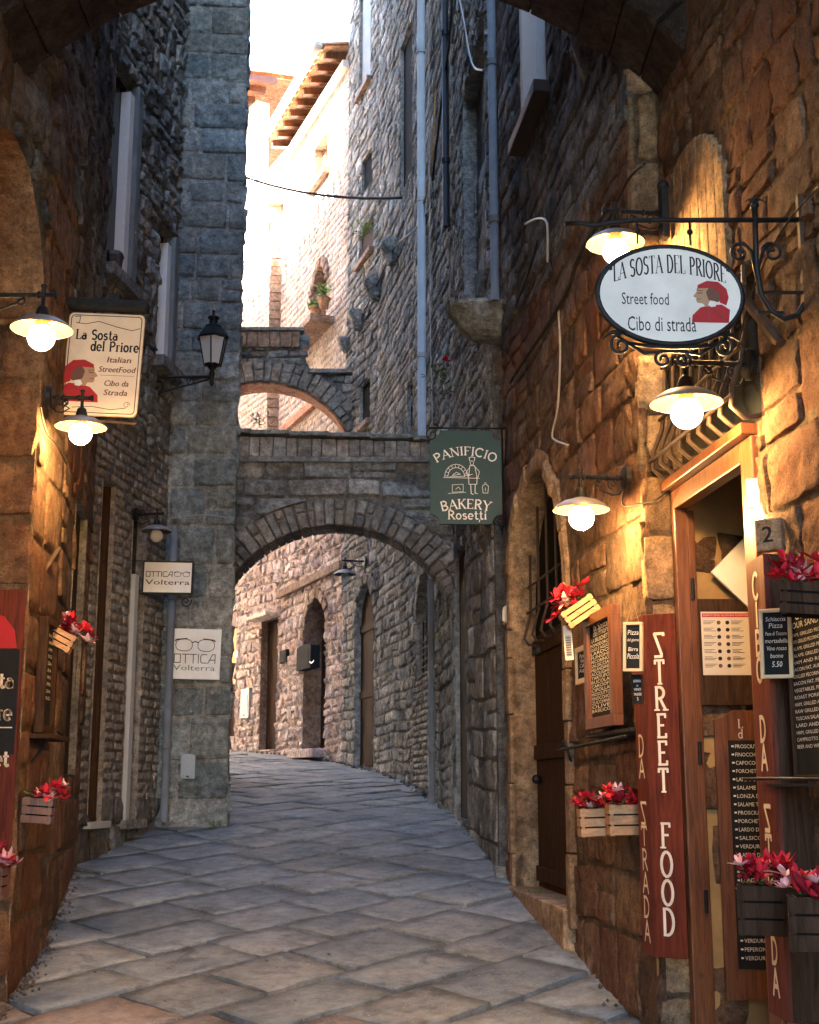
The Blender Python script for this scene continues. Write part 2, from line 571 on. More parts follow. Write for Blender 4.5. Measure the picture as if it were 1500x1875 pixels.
def lay_stones(parent, W, cells, mat, rng, holes=(), arcs=(), gap=.012, proud=.03, rough=.03, limit=300, name='stone', warp_a=.05, tonev=.36, hue=.08, tilt=.02, maxres=7, stuff_name='small_stones', grp=None):
    for hole in holes:
        cells = rect_sub(cells, hole)
    cc = []
    for c in cells:
        ms, mz = (c[0] + c[1]) / 2, (c[2] + c[3]) / 2
        if any(mz > a[1] - .02 and math.hypot(ms - a[0], mz - a[1]) < a[2] - .01 for a in arcs):
            continue
        cc.append(c)
    def warp(q, z):
        m = 1.0
        for (l, r, b, t) in holes:
            dx = max(l - q, 0, q - r); dz = max(b - z, 0, z - t)
            m = min(m, math.hypot(dx, dz) / .3)
        return warp_a * m * nz(q * .8, z * .35, W.a.x * 3.7) if warp_a else 0
    sc = []
    for c in cc:
        p = W.pt((c[0] + c[1]) / 2, (c[2] + c[3]) / 2)
        u, v, d = proj(p)
        seen = -60 < u < 1560 and -60 < v < 1940 and d > .2
        p1 = proj(W.pt(c[1], c[2])); p0 = proj(W.pt(c[0], c[3]))
        ext = math.hypot(p1[0] - p0[0], p1[1] - p0[1])
        area = abs(p1[0] - p0[0]) * abs(p1[1] - p0[1])
        sc.append((area if seen else -1, ext, seen, c))
    sc.sort(key=lambda x: -x[0])
    rest = MB(); nrest = 0
    for i, (ar, ext, seen, c) in enumerate(sc):
        big = ext > 45
        nu = maxres if big else (4 if ext > 18 else 3)
        nv = max(3, maxres - 2) if big else (3 if ext > 18 else 2)
        if not seen: nu, nv = 2, 2
        tn = tone(rng, tonev, hue)
        if seen and i < limit:
            m = MB()
            stone_mesh(m, W, c, warp, rng, gap, proud, rough, nu, nv, arcs, tn, tilt=tilt)
            m.build(name, mat, parent, smooth=True)
        else:
            stone_mesh(rest, W, c, warp, rng, gap, proud, rough, nu, nv, arcs, tn, tilt=tilt); nrest += 1
    if nrest:
        rest.build(stuff_name, mat, parent, smooth=True, kind='stuff')

def arch_poly(s0, s1, z0, zs, n=14, rise=None, pointed=False):
    """outline of an opening with a round head; spring at zs"""
    c = (s0 + s1) / 2; r = (s1 - s0) / 2
    rise = rise or r
    pts = [(s0, z0), (s1, z0)]
    for i in range(n + 1):
        a = math.pi * i / n
        x = math.cos(a); y = math.sin(a)
        if pointed: y = y ** 1.0 * (1.0 + .18 * (1 - abs(x)))
        pts.append((c + r * x, zs + rise * y))
    return pts

def wall_core(parent, W, s0, s1, z0, z1, polys, mat, reveal=.25, name='mortar_bed', jamb_mat=None, jamb_name='jamb'):
    outer = [Vector((s0, z0, 0)), Vector((s1, z0, 0)), Vector((s1, z1, 0)), Vector((s0, z1, 0))]
    loops = [outer] + [[Vector((x, z, 0)) for x, z in reversed(p)] for p in polys]
    flat = [v for l in loops for v in l]
    tri = tessellate_polygon(loops)
    mb = MB()
    mb.add([W.pt(v.x, v.y, 0) for v in flat], [tuple(t) for t in tri])
    mb.build(name, mat, parent)
    for p in polys:
        m = MB(); n = len(p)
        m.add([W.pt(x, z, .012) for x, z in p] + [W.pt(x, z, -reveal) for x, z in p], [(i, (i + 1) % n, n + (i + 1) % n, n + i) for i in range(n)])
        m.build(jamb_name, jamb_mat or mat, parent)

def voussoirs(parent, F, cx, cz, r0, r1, a0, a1, n, y0, y1, mat, rng, name='voussoir', gap=.012, tv=.25, two=False, sx=1.0):
    """wedge stones of an arch; angles in degrees counter-clockwise from +x"""
    bounds = [a0 + (a1 - a0) * i / n for i in range(n + 1)]
    bounds = [bounds[0]] + [b + rng.uniform(-.2, .2) * (a1 - a0) / n for b in bounds[1:-1]] + [bounds[-1]]
    for i in range(n):
        segs = [(r0, r1 + rng.uniform(-.02, .02))]
        if two and rng.random() < .5:
            k = r0 + (r1 - r0) * rng.uniform(.4, .6)
            segs = [(r0, k), (k + gap * .8, r1 + rng.uniform(-.02, .02))]
        for ra, rb in segs:
            m = MB()
            A0 = math.radians(bounds[i]) + gap / 2 / r1; A1 = math.radians(bounds[i + 1]) - gap / 2 / r1
            yo = y1 + rng.uniform(-.012, .018)
            ns, nr = 3, 4
            vs = []; fs = []
            rings = []
            for (yy, inset) in ((y0, 0), (yo - .018, 0), (yo, .014)):
                ring = []
                per = [(A0 + (A1 - A0) * t, ra) for t in (0, .5, 1)] + [(A1, ra + (rb - ra) * t) for t in (.33, .66)] + [(A0 + (A1 - A0) * t, rb) for t in (1, .5, 0)] + [(A0, ra + (rb - ra) * t) for t in (.66, .33)]
                am, rm = (A0 + A1) / 2, (ra + rb) / 2
                for (a, r) in per:
                    r_ = r + (rm - r) * inset / max(.03, abs(rb - ra) / 2)
                    a_ = a + (am - a) * inset / max(.02, (A1 - A0) * rm / 2)
                    x, z = cx + r_ * math.cos(a_) * sx, cz + r_ * math.sin(a_)
                    j = .006
                    ring.append(F.p(x + j * nz(x * 15, z * 15, yy * 9), yy + (.012 * nz(x * 18, z * 18, 4) if inset else 0), z + j * nz(x * 15, z * 15, 50 + yy)))
                rings.append(ring)
            k = len(rings[0])
            vs = [p for r in rings for p in r]
            for q in range(2):
                fs += [(q * k + t, q * k + (t + 1) % k, (q + 1) * k + (t + 1) % k, (q + 1) * k + t) for t in range(k)]
            fs.append(tuple(2 * k + t for t in range(k)))
            fs.append(tuple(reversed(range(k))))
            m.add(vs, fs, tone(rng, tv))
            m.build(name, mat, parent)

# ------------------------------------------------------------------ lettering
_tc = {}
def text_geo(s):
    if s in _tc: return _tc[s]
    cu = bpy.data.curves.new('lettering', 'FONT')
    cu.body = s; cu.size = 1.0; cu.resolution_u = 2
    ob = bpy.data.objects.new('lettering', cu)
    COL.objects.link(ob)
    dg = bpy.context.evaluated_depsgraph_get()
    me = bpy.data.meshes.new_from_object(ob.evaluated_get(dg))
    vs = [(v.co.x, v.co.y) for v in me.vertices]
    fs = [tuple(p.vertices) for p in me.polygons]
    bpy.data.objects.remove(ob); bpy.data.meshes.remove(me); bpy.data.curves.remove(cu)
    x0 = min(v[0] for v in vs) if vs else 0; x1 = max(v[0] for v in vs) if vs else 1
    _tc[s] = (vs, fs, x0, x1)
    return _tc[s]

def text(mb, F, s, x, z, h, y=.003, width=None, align='l', slant=0.0, bold=0.0):
    """h = cap height; baseline at z"""
    vs, fs, x0, x1 = text_geo(s)
    k = h / .72
    kx = k if width is None else width / max(1e-6, x1 - x0)
    W_ = (x1 - x0) * kx
    ox = x - x0 * kx - (0 if align == 'l' else W_ / 2 if align == 'c' else W_)
    for dx in ([0] if not bold else [-bold, bold]):
        mb.add([F.p(ox + a * kx + slant * b * k + dx, y + (0 if dx <= 0 else .0003), z + b * k) for a, b in vs], fs)
    return mb

def _arc(cx, cy, rx, ry, a0, a1, n=10):
    return [(cx + rx * math.cos(math.radians(a0 + (a1 - a0) * i / n)), cy + ry * math.sin(math.radians(a0 + (a1 - a0) * i / n))) for i in range(n + 1)]
V_, H_ = 1, 0   # thick and thin strokes
GL = {
 'A': (.8, [(0, [(.05, 0), (.4, 1)]), (1, [(.4, 1), (.75, 0)]), (0, [(.18, .35), (.62, .35)])], [(.05, 0), (.75, 0)]),
 'B': (.7, [(1, [(.14, 0), (.14, 1)]), (1, _arc(.3, .76, .27, .24, 90, -90, 8)), (1, _arc(.3, .26, .33, .26, 90, -90, 8)), (0, [(.1, 1), (.3, 1)]), (0, [(.1, .52), (.3, .52)]), (0, [(.1, 0), (.3, 0)])], []),
 'C': (.8, [(1, _arc(.43, .5, .36, .5, 50, 310, 14))], []),
 'D': (.8, [(1, [(.14, 0), (.14, 1)]), (1, _arc(.3, .5, .4, .5, 90, -90, 12)), (0, [(.08, 1), (.3, 1)]), (0, [(.08, 0), (.3, 0)])], []),
 'E': (.65, [(1, [(.14, 0), (.14, 1)]), (0, [(.06, 1), (.58, 1), (.58, .86)]), (0, [(.14, .52), (.46, .52)]), (0, [(.06, 0), (.6, 0), (.6, .15)])], []),
 'F': (.62, [(1, [(.14, 0), (.14, 1)]), (0, [(.06, 1), (.56, 1), (.56, .86)]), (0, [(.14, .52), (.46, .52)])], [(.14, 0)]),
 'I': (.3, [(1, [(.15, 0), (.15, 1)])], [(.15, 0), (.15, 1)]),
 'K': (.75, [(1, [(.14, 0), (.14, 1)]), (0, [(.14, .42), (.62, 1)]), (1, [(.3, .6), (.68, 0)])], [(.14, 0), (.14, 1), (.62, 1), (.68, 0)]),
 'L': (.62, [(1, [(.14, 0), (.14, 1)]), (0, [(.06, 0), (.58, 0), (.58, .18)])], [(.14, 1)]),
 'N': (.82, [(0, [(.12, 0), (.12, 1)]), (1, [(.12, 1), (.7, 0)]), (0, [(.7, 0), (.7, 1)])], [(.12, 0), (.12, 1), (.7, 1)]),
 'O': (.85, [(1, _arc(.42, .5, .35, .5, 0, 360, 18))], []),
 'P': (.68, [(1, [(.14, 0), (.14, 1)]), (1, _arc(.3, .74, .29, .26, 90, -90, 8)), (0, [(.08, 1), (.3, 1)]), (0, [(.14, .48), (.3, .48)])], [(.14, 0)]),
 'R': (.74, [(1, [(.14, 0), (.14, 1)]), (1, _arc(.3, .75, .28, .25, 90, -90, 8)), (0, [(.08, 1), (.3, 1)]), (0, [(.14, .5), (.3, .5)]), (1, [(.34, .5), (.66, 0)])], [(.14, 0), (.66, 0)]),
 'S': (.62, [(1, _arc(.31, .76, .22, .24, 40, 270, 10) + _arc(.31, .26, .24, .26, 90, -140, 10)[1:])], []),
 'T': (.72, [(1, [(.36, 0), (.36, 1)]), (0, [(.05, .86), (.05, 1), (.67, 1), (.67, .86)])], [(.36, 0)]),
 'Y': (.76, [(1, [(.08, 1), (.38, .48)]), (0, [(.38, .48), (.68, 1)]), (1, [(.38, .48), (.38, 0)])], [(.08, 1), (.68, 1), (.38, 0)]),
 'o': (.58, [(1, _arc(.28, .32, .22, .32, 0, 360, 14))], []),
 's': (.48, [(1, _arc(.23, .49, .15, .15, 40, 270, 8) + _arc(.23, .17, .17, .17, 90, -140, 8)[1:])], []),
 'e': (.55, [(1, _arc(.27, .32, .22, .32, 0, 310, 12)), (0, [(.05, .32), (.49, .32)])], []),
 't': (.42, [(1, [(.18, .9), (.18, .12), (.26, 0), (.38, .04)]), (0, [(.02, .64), (.36, .64)])], []),
 'i': (.28, [(1, [(.14, 0), (.14, .64)]), (1, [(.14, .84), (.14, .92)])], [(.14, 0)]),
 'a': (.55, [(1, _arc(.24, .2, .19, .2, 0, 360, 10)), (1, [(.43, 0), (.43, .45)]), (0, _arc(.26, .45, .17, .19, 0, 140, 6))], []),
 'd': (.58, [(1, _arc(.25, .32, .2, .32, 0, 360, 12)), (1, [(.47, 0), (.47, 1)])], [(.47, 1)]),
 'l': (.26, [(1, [(.13, 0), (.13, 1)])], [(.13, 0), (.13, 1)]),
 'r': (.42, [(1, [(.12, 0), (.12, .64)]), (0, _arc(.3, .42, .16, .22, 160, 60, 5))], [(.12, 0)]),
 ' ': (.38, [], []), '"': (.4, [(1, [(.12, .78), (.1, 1)]), (1, [(.3, .78), (.28, 1)])], []), 'z': (.5, [(1, [(0.5, .92), (.5, 1), (.05, 1), (.38, .12), (.38, 0), (.05, 0)])], []),
}
def serif(mb, F, s, x, z, h, y=.003, width=None, align='c', thick=.13, thin=.055, arc=None, ser=.11, path=None, track=.06):
    """own serif lettering; arc=(radius) bends the baseline (positive: arched upwards)"""
    adv = sum(GL[c][0] + track for c in s)
    kx = h if width is None else width / adv
    tot = adv * kx
    cx = x - (0 if align == 'l' else tot / 2 if align == 'c' else tot)
    def mp(px, pz):
        if path: return path(px, pz)
        if arc:
            a = (px - x) / arc
            return x + (arc + pz) * math.sin(a), z + (arc + pz) * math.cos(a) - arc
        return px, z + pz
    for c in s:
        w, strokes, sers = GL[c]
        for k, pts in strokes:
            q = [mp(cx + a * kx, b * h) for a, b in pts]
            mb.line(F, q, (thick if k else thin) * min(h, kx * 1.3), y)
        for a, b in sers:
            q = [mp(cx + (a - ser) * kx, b * h), mp(cx + (a + ser) * kx, b * h)]
            mb.line(F, q, thin * h, y)
        cx += (w + track) * kx

# ------------------------------------------------------------------ the street
street = thing('street', None, None, (0, 12, G(12)), kind='structure')
def street_base():
    mb = MB()
    ys = [-8 + i for i in range(0, 54)]
    vs = []; fs = []
    for y in ys:
        vs += [Vector((-9, y, G(y) - .03)), Vector((5, y, G(y) - .03))]
    for i in range(len(ys) - 1):
        fs.append((2 * i, 2 * i + 1, 2 * i + 3, 2 * i + 2))
    mb.add(vs, fs)
    mb.build('joint_earth', M['dirt'], street)
street_base()
terrain = thing('ground', None, None, (0, 0, -8), kind='structure')
MB().add([Vector((x, y, -8)) for x, y in ((-300, -300), (300, -300), (300, 400), (-300, 400))], [(0, 1, 2, 3)]).build('ground_sheet', M['dirt'], terrain)

LEFT_PL = [(-2.0, -8), (-1.95, 6.9), (-2.04, 7.7), (-2.52, 10.5), (-2.38, 12.2), (-1.64, 12.25), (-2.7, 18), (-4.0, 22), (-6.0, 26), (-8, 31)]
RIGHT_PL = [(1.5, -8), (1.4, 5), (1.1, 6.3), (.75, 9.9), (.42, 13.24), (.06, 16), (-.45, 18.53), (-1.28, 21.28), (-2.17, 23.53), (-3.2, 25.68), (-4.6, 28), (-7, 31)]
def interp(pl, y):
    for (a, b), (c, d) in zip(pl, pl[1:]):
        if b <= y <= d: return a + (c - a) * (y - b) / max(1e-6, d - b)
    return pl[-1][0]

def build_slabs():
    rng = random.Random(3)
    slabs = []
    def slab(cx, cy, ang, w, l, skew=0):
        # corners with irregular edges, laid on the slope
        n = 4
        g = .007
        c, s = math.cos(ang), math.sin(ang)
        w2, l2 = w / 2 - g, l / 2 - g
        jit = [(rng.uniform(-.02, .02), rng.uniform(-.02, .02)) for _ in range(4)]
        tn = tone(rng, .15, .04)
        if rng.random() < .4 and cy < 6.8: tn = (1.16 * tn[0], .94 * tn[1], .88 * tn[2])
        dz = rng.uniform(-.004, .005); t1 = rng.uniform(-.006, .006); t2 = rng.uniform(-.006, .006)
        A = [-1, -.982] + [-.982 + 1.964 * i / 5 for i in range(1, 5)] + [.982, 1]
        B = A
        vs = []
        sd = rng.uniform(0, 99)
        for b in B:
            for a in A:
                wg = ((1 - a) * (1 - b) / 4, (1 + a) * (1 - b) / 4, (1 + a) * (1 + b) / 4, (1 - a) * (1 + b) / 4)
                k = .004
                aa = a * math.sqrt(1 - b * b * k); bb = b * math.sqrt(1 - a * a * k)
                x = aa * w2 + sum(q * j[0] for q, j in zip(wg, jit)); y = bb * l2 + sum(q * j[1] for q, j in zip(wg, jit))
                x += .012 * nz(y * 6, sd) * abs(a); y += .012 * nz(x * 6, sd + 5) * abs(b)
                X = cx + x * c - y * s; Y = cy + x * s + y * c
                bd = abs(a) == 1 or abs(b) == 1
                z = G(Y) + dz + t1 * a + t2 * b + .008 * nz(X * 5, Y * 5, sd)
                if bd: z -= .045
                vs.append(Vector((X, Y, z)))
        nA = len(A)
        fs = [(j * nA + i, j * nA + i + 1, (j + 1) * nA + i + 1, (j + 1) * nA + i) for j in range(nA - 1) for i in range(nA - 1)]
        slabs.append((vs, fs, tn, cx, cy))
    # diagonal courses meeting on the middle of the lane
    step = .56
    for side in (-1, 1):
        ang = side * math.radians(-50)
        ux, uy = math.cos(ang), math.sin(ang)
        vx, vy = -math.sin(ang), math.cos(ang)
    ang = math.radians(47)
    ux, uy = math.cos(ang), math.sin(ang); vx, vy = -uy, ux
    row = -30
    j = -22
    y_rows = []
    q = -14.0
    while q < 34:
        hgt = rng.uniform(.44, .58)
        p = -14 - rng.uniform(0, .6)
        while p < 34:
            ln = rng.uniform(.50, .85)
            a, b = p + ln / 2, q + hgt / 2
            cx, cy = a * ux + b * vx, a * uy + b * vy
            if -1 < cy < 31 and interp(LEFT_PL, cy) - .45 < cx < interp(RIGHT_PL, cy) + .45:
                slab(cx, cy, ang, ln, hgt)
            p += ln
        q += hgt
    def key(s):
        u, v, d = proj(Vector((s[3], s[4], G(s[4]))))
        seen = -150 < u < 1650 and v < 2050 and d > 0
        return -(1e4 / d if seen else 0)
    slabs.sort(key=key)
    rim = [j * 7 + i for j in range(7) for i in range(7) if j in (0, 6) or i in (0, 6)]
    rest = MB()
    for i, (vs, fs, tn, cx, cy) in enumerate(slabs):
        if i < 300 and cy > 4.5:
            m_ = MB().add(vs, fs, tn); m_.flat = set(rim)
            m_.build('paving_slab', M['slab'], street, smooth=True)
        else:
            b0 = len(rest.f); rest.add(vs, fs, tn); rest.flat |= {b0 + q_ for q_ in rim}
    rest.build('more_paving', M['slab'], street, smooth=True, kind='stuff')
build_slabs()

# rubble and grit along the feet of the walls
def grit():
    rng = random.Random(12)
    mb = MB()
    for pl, sg in ((RIGHT_PL, -1), (LEFT_PL, 1)):
        for _ in range(520):
            y = rng.uniform(5.5, 27) if sg < 0 else rng.uniform(5.5, 12)
            x = interp(pl, y) + sg * abs(rng.gauss(0, .05)) - sg * .02
            r = rng.uniform(.004, .015) * (1.0 if y < 14 else 2.4)
            vs = []; 
            base = Vector((x, y, G(y) + r * .4))
            dirs = [(1, 0, 0), (0, 1, 0), (-1, 0, 0), (0, -1, 0), (0, 0, 1), (0, 0, -1)]
            for d in dirs:
                vs.append(base + Vector(d) * r * rng.uniform(.6, 1.3))
            mb.add(vs, [(0, 1, 4), (1, 2, 4), (2, 3, 4), (3, 0, 4), (1, 0, 5), (2, 1, 5), (3, 2, 5), (0, 3, 5)], tone(rng, .4))
    # scattered bits and leaves
    for _ in range(70):
        y = rng.uniform(6, 24); x = rng.uniform(interp(LEFT_PL, y), interp(RIGHT_PL, y)); r = rng.uniform(.006, .014)
        b = Vector((x, y, G(y) + .012))
        mb.add([b + Vector((r, 0, 0)), b + Vector((0, r * 2, .004)), b + Vector((-r, 0, .006)), b + Vector((0, -r, 0))], [(0, 1, 2, 3)], tone(rng, .4))
    mb.build('loose_rubble', M['dark'], None, kind='stuff')
    bpy.data.objects['loose_rubble']['label'] = 'loose stones and grit gathered along the feet of the walls'
grit()

# ------------------------------------------------------------------ RIGHT: warm stone house with the food shop
RS = thing('stone_house', 'warm brown stone house with the food shop door, lit by globe lamps', 'house', (1.1, 7, G(7)))
R1 = Wall((.72, 9.85), (1.114, 6.23))          # past the door
RQ = Wall((1.114, 6.23), (1.262, 6.225))        # narrow face of the pier, towards the camera
R0 = Wall((1.262, 6.22), (1.78, 1.5))          # door and the stones nearest the camera
R1b = Wall((1.15, 10.3), (.72, 9.85))
rng = random.Random(21)
# openings on R1
dA = R1.hit(981, 1300, -.15); dB = R1.hit(1043, 1300)
DOOR1 = (dA[0], dB[0], R1.hit(1010, 1650)[1], R1.hit(1006, 1000)[1])     # s0,s1,z0,spring
r_d1 = (DOOR1[1] - DOOR1[0]) / 2
DOOR1 = DOOR1[:3] + (R1.hit(1000, 842)[1] - r_d1 * 1.12,)
c_d1 = (DOOR1[0] + DOOR1[1]) / 2
d1_poly = arch_poly(DOOR1[0], DOOR1[1], DOOR1[2], DOOR1[3], 14, r_d1 * 1.12)
# tall window high up on R1
wA = R1.hit(962, 120); wB = R1.hit(1003, 120)
WIN1 = (wA[0], wB[0], R1.hit(985, 205)[1], R1.hit(985, 205)[1] + 1.9)
w1_poly = [(WIN1[0], WIN1[2]), (WIN1[1], WIN1[2]), (WIN1[1], WIN1[3]), (WIN1[0], WIN1[3])]
wall_core(RS, R1, 0, R1.L, -2.2, 18, [d1_poly, w1_poly], M['mortar_warm'], .17, jamb_mat=M['warm_plain'])
fw = .10
holes1 = [(DOOR1[0] - fw, DOOR1[1] + fw, DOOR1[2] - .16, DOOR1[3]), WIN1]
arcs1 = [(c_d1, DOOR1[3], r_d1 * 1.12 + fw)]
low = make_cells(rng, 0, R1.L + .02, -1.35, 1.9, (.24, .38), (.3, .62), .12)
mid = make_cells(rng, 0, R1.L + .02, 1.9, 3.2, (.16, .34), (.25, .55), .3)
hi = make_cells(rng, 0, R1.L + .02, 3.2, 6.6, (.12, .24), (.2, .5), .3)
top = max(c[3] for c in hi)
lay_stones(RS, R1, hi, M['dark'], rng, holes1, arcs1, gap=.007, proud=.014, rough=.022, warp_a=.06, tilt=.005, limit=120)
lay_stones(RS, R1, low + [c for c in mid if c[2] >= max(k[3] for k in low) - .3], M['warm'], rng, holes1, arcs1, gap=.006, proud=.013, rough=.024, warp_a=.06, tilt=.005, maxres=9)
# pier face
lay_stones(RS, RQ, make_cells(rng, -.02, RQ.L, -1.25, 6.0, (.27, .4), (.3, .3), 0), M['warm_plain'], rng, gap=.007, proud=.016, rough=.02, warp_a=0, tilt=.006, limit=40)
wall_core(RS, RQ, 0, RQ.L, -2.2, 18, [], M['mortar_warm'])
# wall with the shop door
sd0 = .02
sd1 = R0.hit(1388, 800)[0]
door_top = R0.hit(1300, 858)[1]
wz0 = door_top + .05
wA0, wB0 = .0, R0.hit(1398, 700)[0]
wz1 = wz0 + .66
dp = [(sd0, G(5.7) - .05), (sd1, G(5.7) - .05), (sd1, door_top), (sd0, door_top)]
wp = [(wA0 + .03, wz0), (wB0, wz0), (wB0, wz1), (wA0 + .03, wz1)]
wall_core(RS, R0, 0, R0.L, -2.2, 18, [dp, wp], M['mortar_warm'], .05, jamb_mat=M['warm_plain'])
r0c = make_cells(rng, 0, R0.L, -1.65, 1.3, (.25, .36), (.3, .55), .15)
r0c += make_cells(rng, 0, R0.L, max(c[3] for c in r0c), 5.2, (.15, .3), (.2, .48), .3)
lay_stones(RS, R0, r0c, M['warm'], rng,
           [(sd0 - .03, sd1 + .0, -3, door_top + .03), (wA0 - .05, wB0, wz0 - .06, wz1)], (), gap=.006, proud=.014, rough=.024, warp_a=.06, tilt=.005, maxres=11)
lay_stones(RS, R1b, make_cells(rng, 0, R1b.L + .02, -1.3, 6.6, (.22, .38), (.3, .5), .2), M['warm'], rng, gap=.012, proud=.03, rough=.04, tilt=.01)
wall_core(RS, R1b, 0, R1b.L, -2.2, 18, [], M['mortar_warm'])
MB().box(Fr((0, 0, 0), (1, 0, 0)), 1.9, 7.5, -10.2, 6, -3, 18).build('house_body', M['mortar_warm'], RS)
MB().add([Vector(p) for p in ((.72, 9.85, 18), (1.12, 6.2, 18), (1.9, 1.5, 18), (1.9, -6, 18), (7.5, -6, 18), (7.5, 10.3, 18), (1.15, 10.3, 18))], [tuple(range(7))]).build('roof', M['terracotta'], RS)
# arch stones of the small door (dressed frame)
voussoirs(RS, R1.F, c_d1, DOOR1[3], r_d1 * 1.12, r_d1 * 1.12 + fw + .03, 0, 180, 9, -.05, .035, M['warm_plain'], rng, gap=.006, tv=.12, sx=1 / 1.12 * 1.0)
for k, sx in enumerate((DOOR1[0] - fw, DOOR1[1])):
    z = DOOR1[2] - .1
    while z < DOOR1[3] - .02:
        hh = min(rng.uniform(.3, .5), DOOR1[3] - z)
        mb = MB().box(R1.F, sx, sx + fw, -.05, .035 + rng.uniform(0, .012), z + .004, z + hh - .004, tone(rng, .12))
        mb.build('quoin_stone', M['warm_plain'], RS, bev=.008)
        z += hh
MB().box(R1.F, DOOR1[0] - .03, DOOR1[1] + .02, -.25, .07, DOOR1[2] - .5, DOOR1[2] + .01, (1.2, 1.2, 1.2)).build('threshold', M['warm_plain'], RS, bev=.012)
# the door leaf with planks and the iron grille in its head
DL = thing('arched_door', 'dark panelled wooden door with iron grille in its arched head', 'door', R1.pt(c_d1, DOOR1[2], -.2))
def door_leaf(DL, W, s0, s1, z0, z1, d, mat, n=4, handle=True):
    w = (s1 - s0) / n
    for i in range(n):
        MB().box(W.F, s0 + i * w + .004, s0 + (i + 1) * w - .004, d - .03, d, z0, z1).build('plank', mat, DL, bev=.004)
    for k, zz in enumerate((z0 + .05, (z0 + z1) / 2, z1 - .14)):
        MB().box(W.F, s0 + .02, s1 - .02, d, d + .022, zz, zz + .1).build('rail', mat, DL, bev=.004)
door_leaf(DL, R1, DOOR1[0], DOOR1[1], DOOR1[2], DOOR1[3] - .05, -.15, M['wood_dark'])
MB().ball(R1.pt(DOOR1[0] + .14, .05, -.12), .035, 10).build('knob', M['iron'], DL, smooth=True)
MB().prism(R1.F, arch_poly(DOOR1[0], DOOR1[1], DOOR1[3] - .05, DOOR1[3], 12, r_d1 * 1.1), -.19, -.16).build('fanlight_glass', M['opening'], DL)
for i in range(6):
    s_ = DOOR1[0] + (i + .5) * (DOOR1[1] - DOOR1[0]) / 6
    zt = DOOR1[3] + r_d1 * 1.1 * math.sqrt(max(0, 1 - ((s_ - c_d1) / r_d1) ** 2))
    pts = [R1.pt(s_, zt, -.1), R1.pt(s_, DOOR1[3] + .1, -.1), R1.pt(s_, DOOR1[3], -.07), R1.pt(s_, DOOR1[3] - .08, -.05), R1.pt(s_, DOOR1[3] - .12, -.08), R1.pt(s_, DOOR1[3] - .12, -.16)]
    MB().tube(pts, .011, 6).build('grille_bar', M['iron_brown'], DL, smooth=True)
for k in (.12, .3):
    q = r_d1 * math.sqrt(1 - (k / (r_d1 * 1.1)) ** 2) if k < r_d1 else .1
    MB().tube([R1.pt(c_d1 - q, DOOR1[3] + k, -.1), R1.pt(c_d1 + q, DOOR1[3] + k, -.1)], .009, 6).build('grille_bar', M['iron_brown'], DL)
# tall window
WN = thing('tall_window', 'tall window with white frame high on the warm house wall', 'window', R1.pt(WIN1[0], WIN1[2], -.1))
MB().box(R1.F, WIN1[0], WIN1[1], -.16, -.14, WIN1[2], WIN1[3]).build('pane', M['glass_dark'], WN)
for a in (WIN1[0], WIN1[1] - .07, (WIN1[0] + WIN1[1]) / 2 - .03):
    MB().box(R1.F, a, a + .07, -.14, -.07, WIN1[2], WIN1[3]).build('frame', M['white_paint'], WN, bev=.005)
MB().box(R1.F, WIN1[0] - .02, WIN1[0] + .06, -.1, .035, WIN1[2], WIN1[3]).build('stone_jamb', M['plaster'], WN, bev=.005)
MB().box(R1.F, WIN1[0] - .1, WIN1[1] + .1, -.1, .12, WIN1[2] - .09, WIN1[2]).build('sill', M['iron_brown'], WN, bev=.008)
# shop interior behind the open door
Yb = 6.32
INT = thing('shop_interior', 'ochre plastered passage wall seen through the open shop door', 'room', (1.9, 5.8, -1.1))
IW = Wall((1.25, Yb), (2.6, Yb))
MB().box(Fr((0, 0, 0), (1, 0, 0)), 1.28, 2.7, -(Yb + .1), -Yb, -1.6, 2.6).build('end_wall', M['ochre'], INT)
irng = random.Random(5)
lay_stones(INT, IW, [c for c in make_cells(irng, .02, .75, -1.4, 1.6, (.2, .34), (.2, .4), .1) if irng.random() < .75], M['warm'], irng, gap=.03, proud=.01, rough=.03, tilt=.008, limit=60)
MB().box(Fr((0, 0, 0), (1, 0, 0)), 2.6, 2.7, -Yb, -4.6, -1.6, 2.6).build('back_wall', M['ochre'], INT)
MB().box(Fr((0, 0, 0), (1, 0, 0)), 1.66, 2.7, -4.7, -4.6, -1.6, 2.6).build('side_wall', M['ochre'], INT)
MB().box(Fr((0, 0, 0), (1, 0, 0)), 1.66, 2.7, -Yb, -4.6, 1.75, 1.8).build('ceiling', M['wood_dark'], INT)
MB().box(Fr((0, 0, 0), (1, 0, 0)), 1.28, 2.7, -Yb, -4.6, G(5.8) - .1, G(5.8) - .02).build('floor', M['warm_plain'], INT)
# timber door frame
DF = thing('door_frame', 'orange varnished timber frame around the open shop doorway', 'door frame', R0.pt(.1, G(6), 0))
zb = G(5.6) - .1
def frm(nm, s0, s1, z0, z1, d0, d1):
    MB().box(R0.F, s0, s1, d0, d1, z0, z1).build(nm, M['wood'], DF, bev=.006)
frm('post', sd0, sd0 + .055, zb, door_top, -.035, .03)
frm('post', sd1 - .13, sd1, zb, door_top, -.12, .03)
frm('head', sd0 + .055, sd1 - .13, door_top - .09, door_top, -.035, .03)
frm('stop', sd0 + .0, sd0 + .03, zb, door_top - .09, -.075, -.037)
frm('stop', sd0 + .055, sd1 - .13, door_top - .06, door_top, -.075, -.037)
frm('cornice', sd0 - .02, sd1 + .0, door_top + .002, door_top + .05, -.05, .07)
for i, zz in enumerate((.85, .1, -.55)):
    MB().tube([R0.pt(sd0 + .04, zz, -.05), R0.pt(sd0 + .04, zz + .1, -.05)], .009, 8).build('hinge', M['iron'], DF)
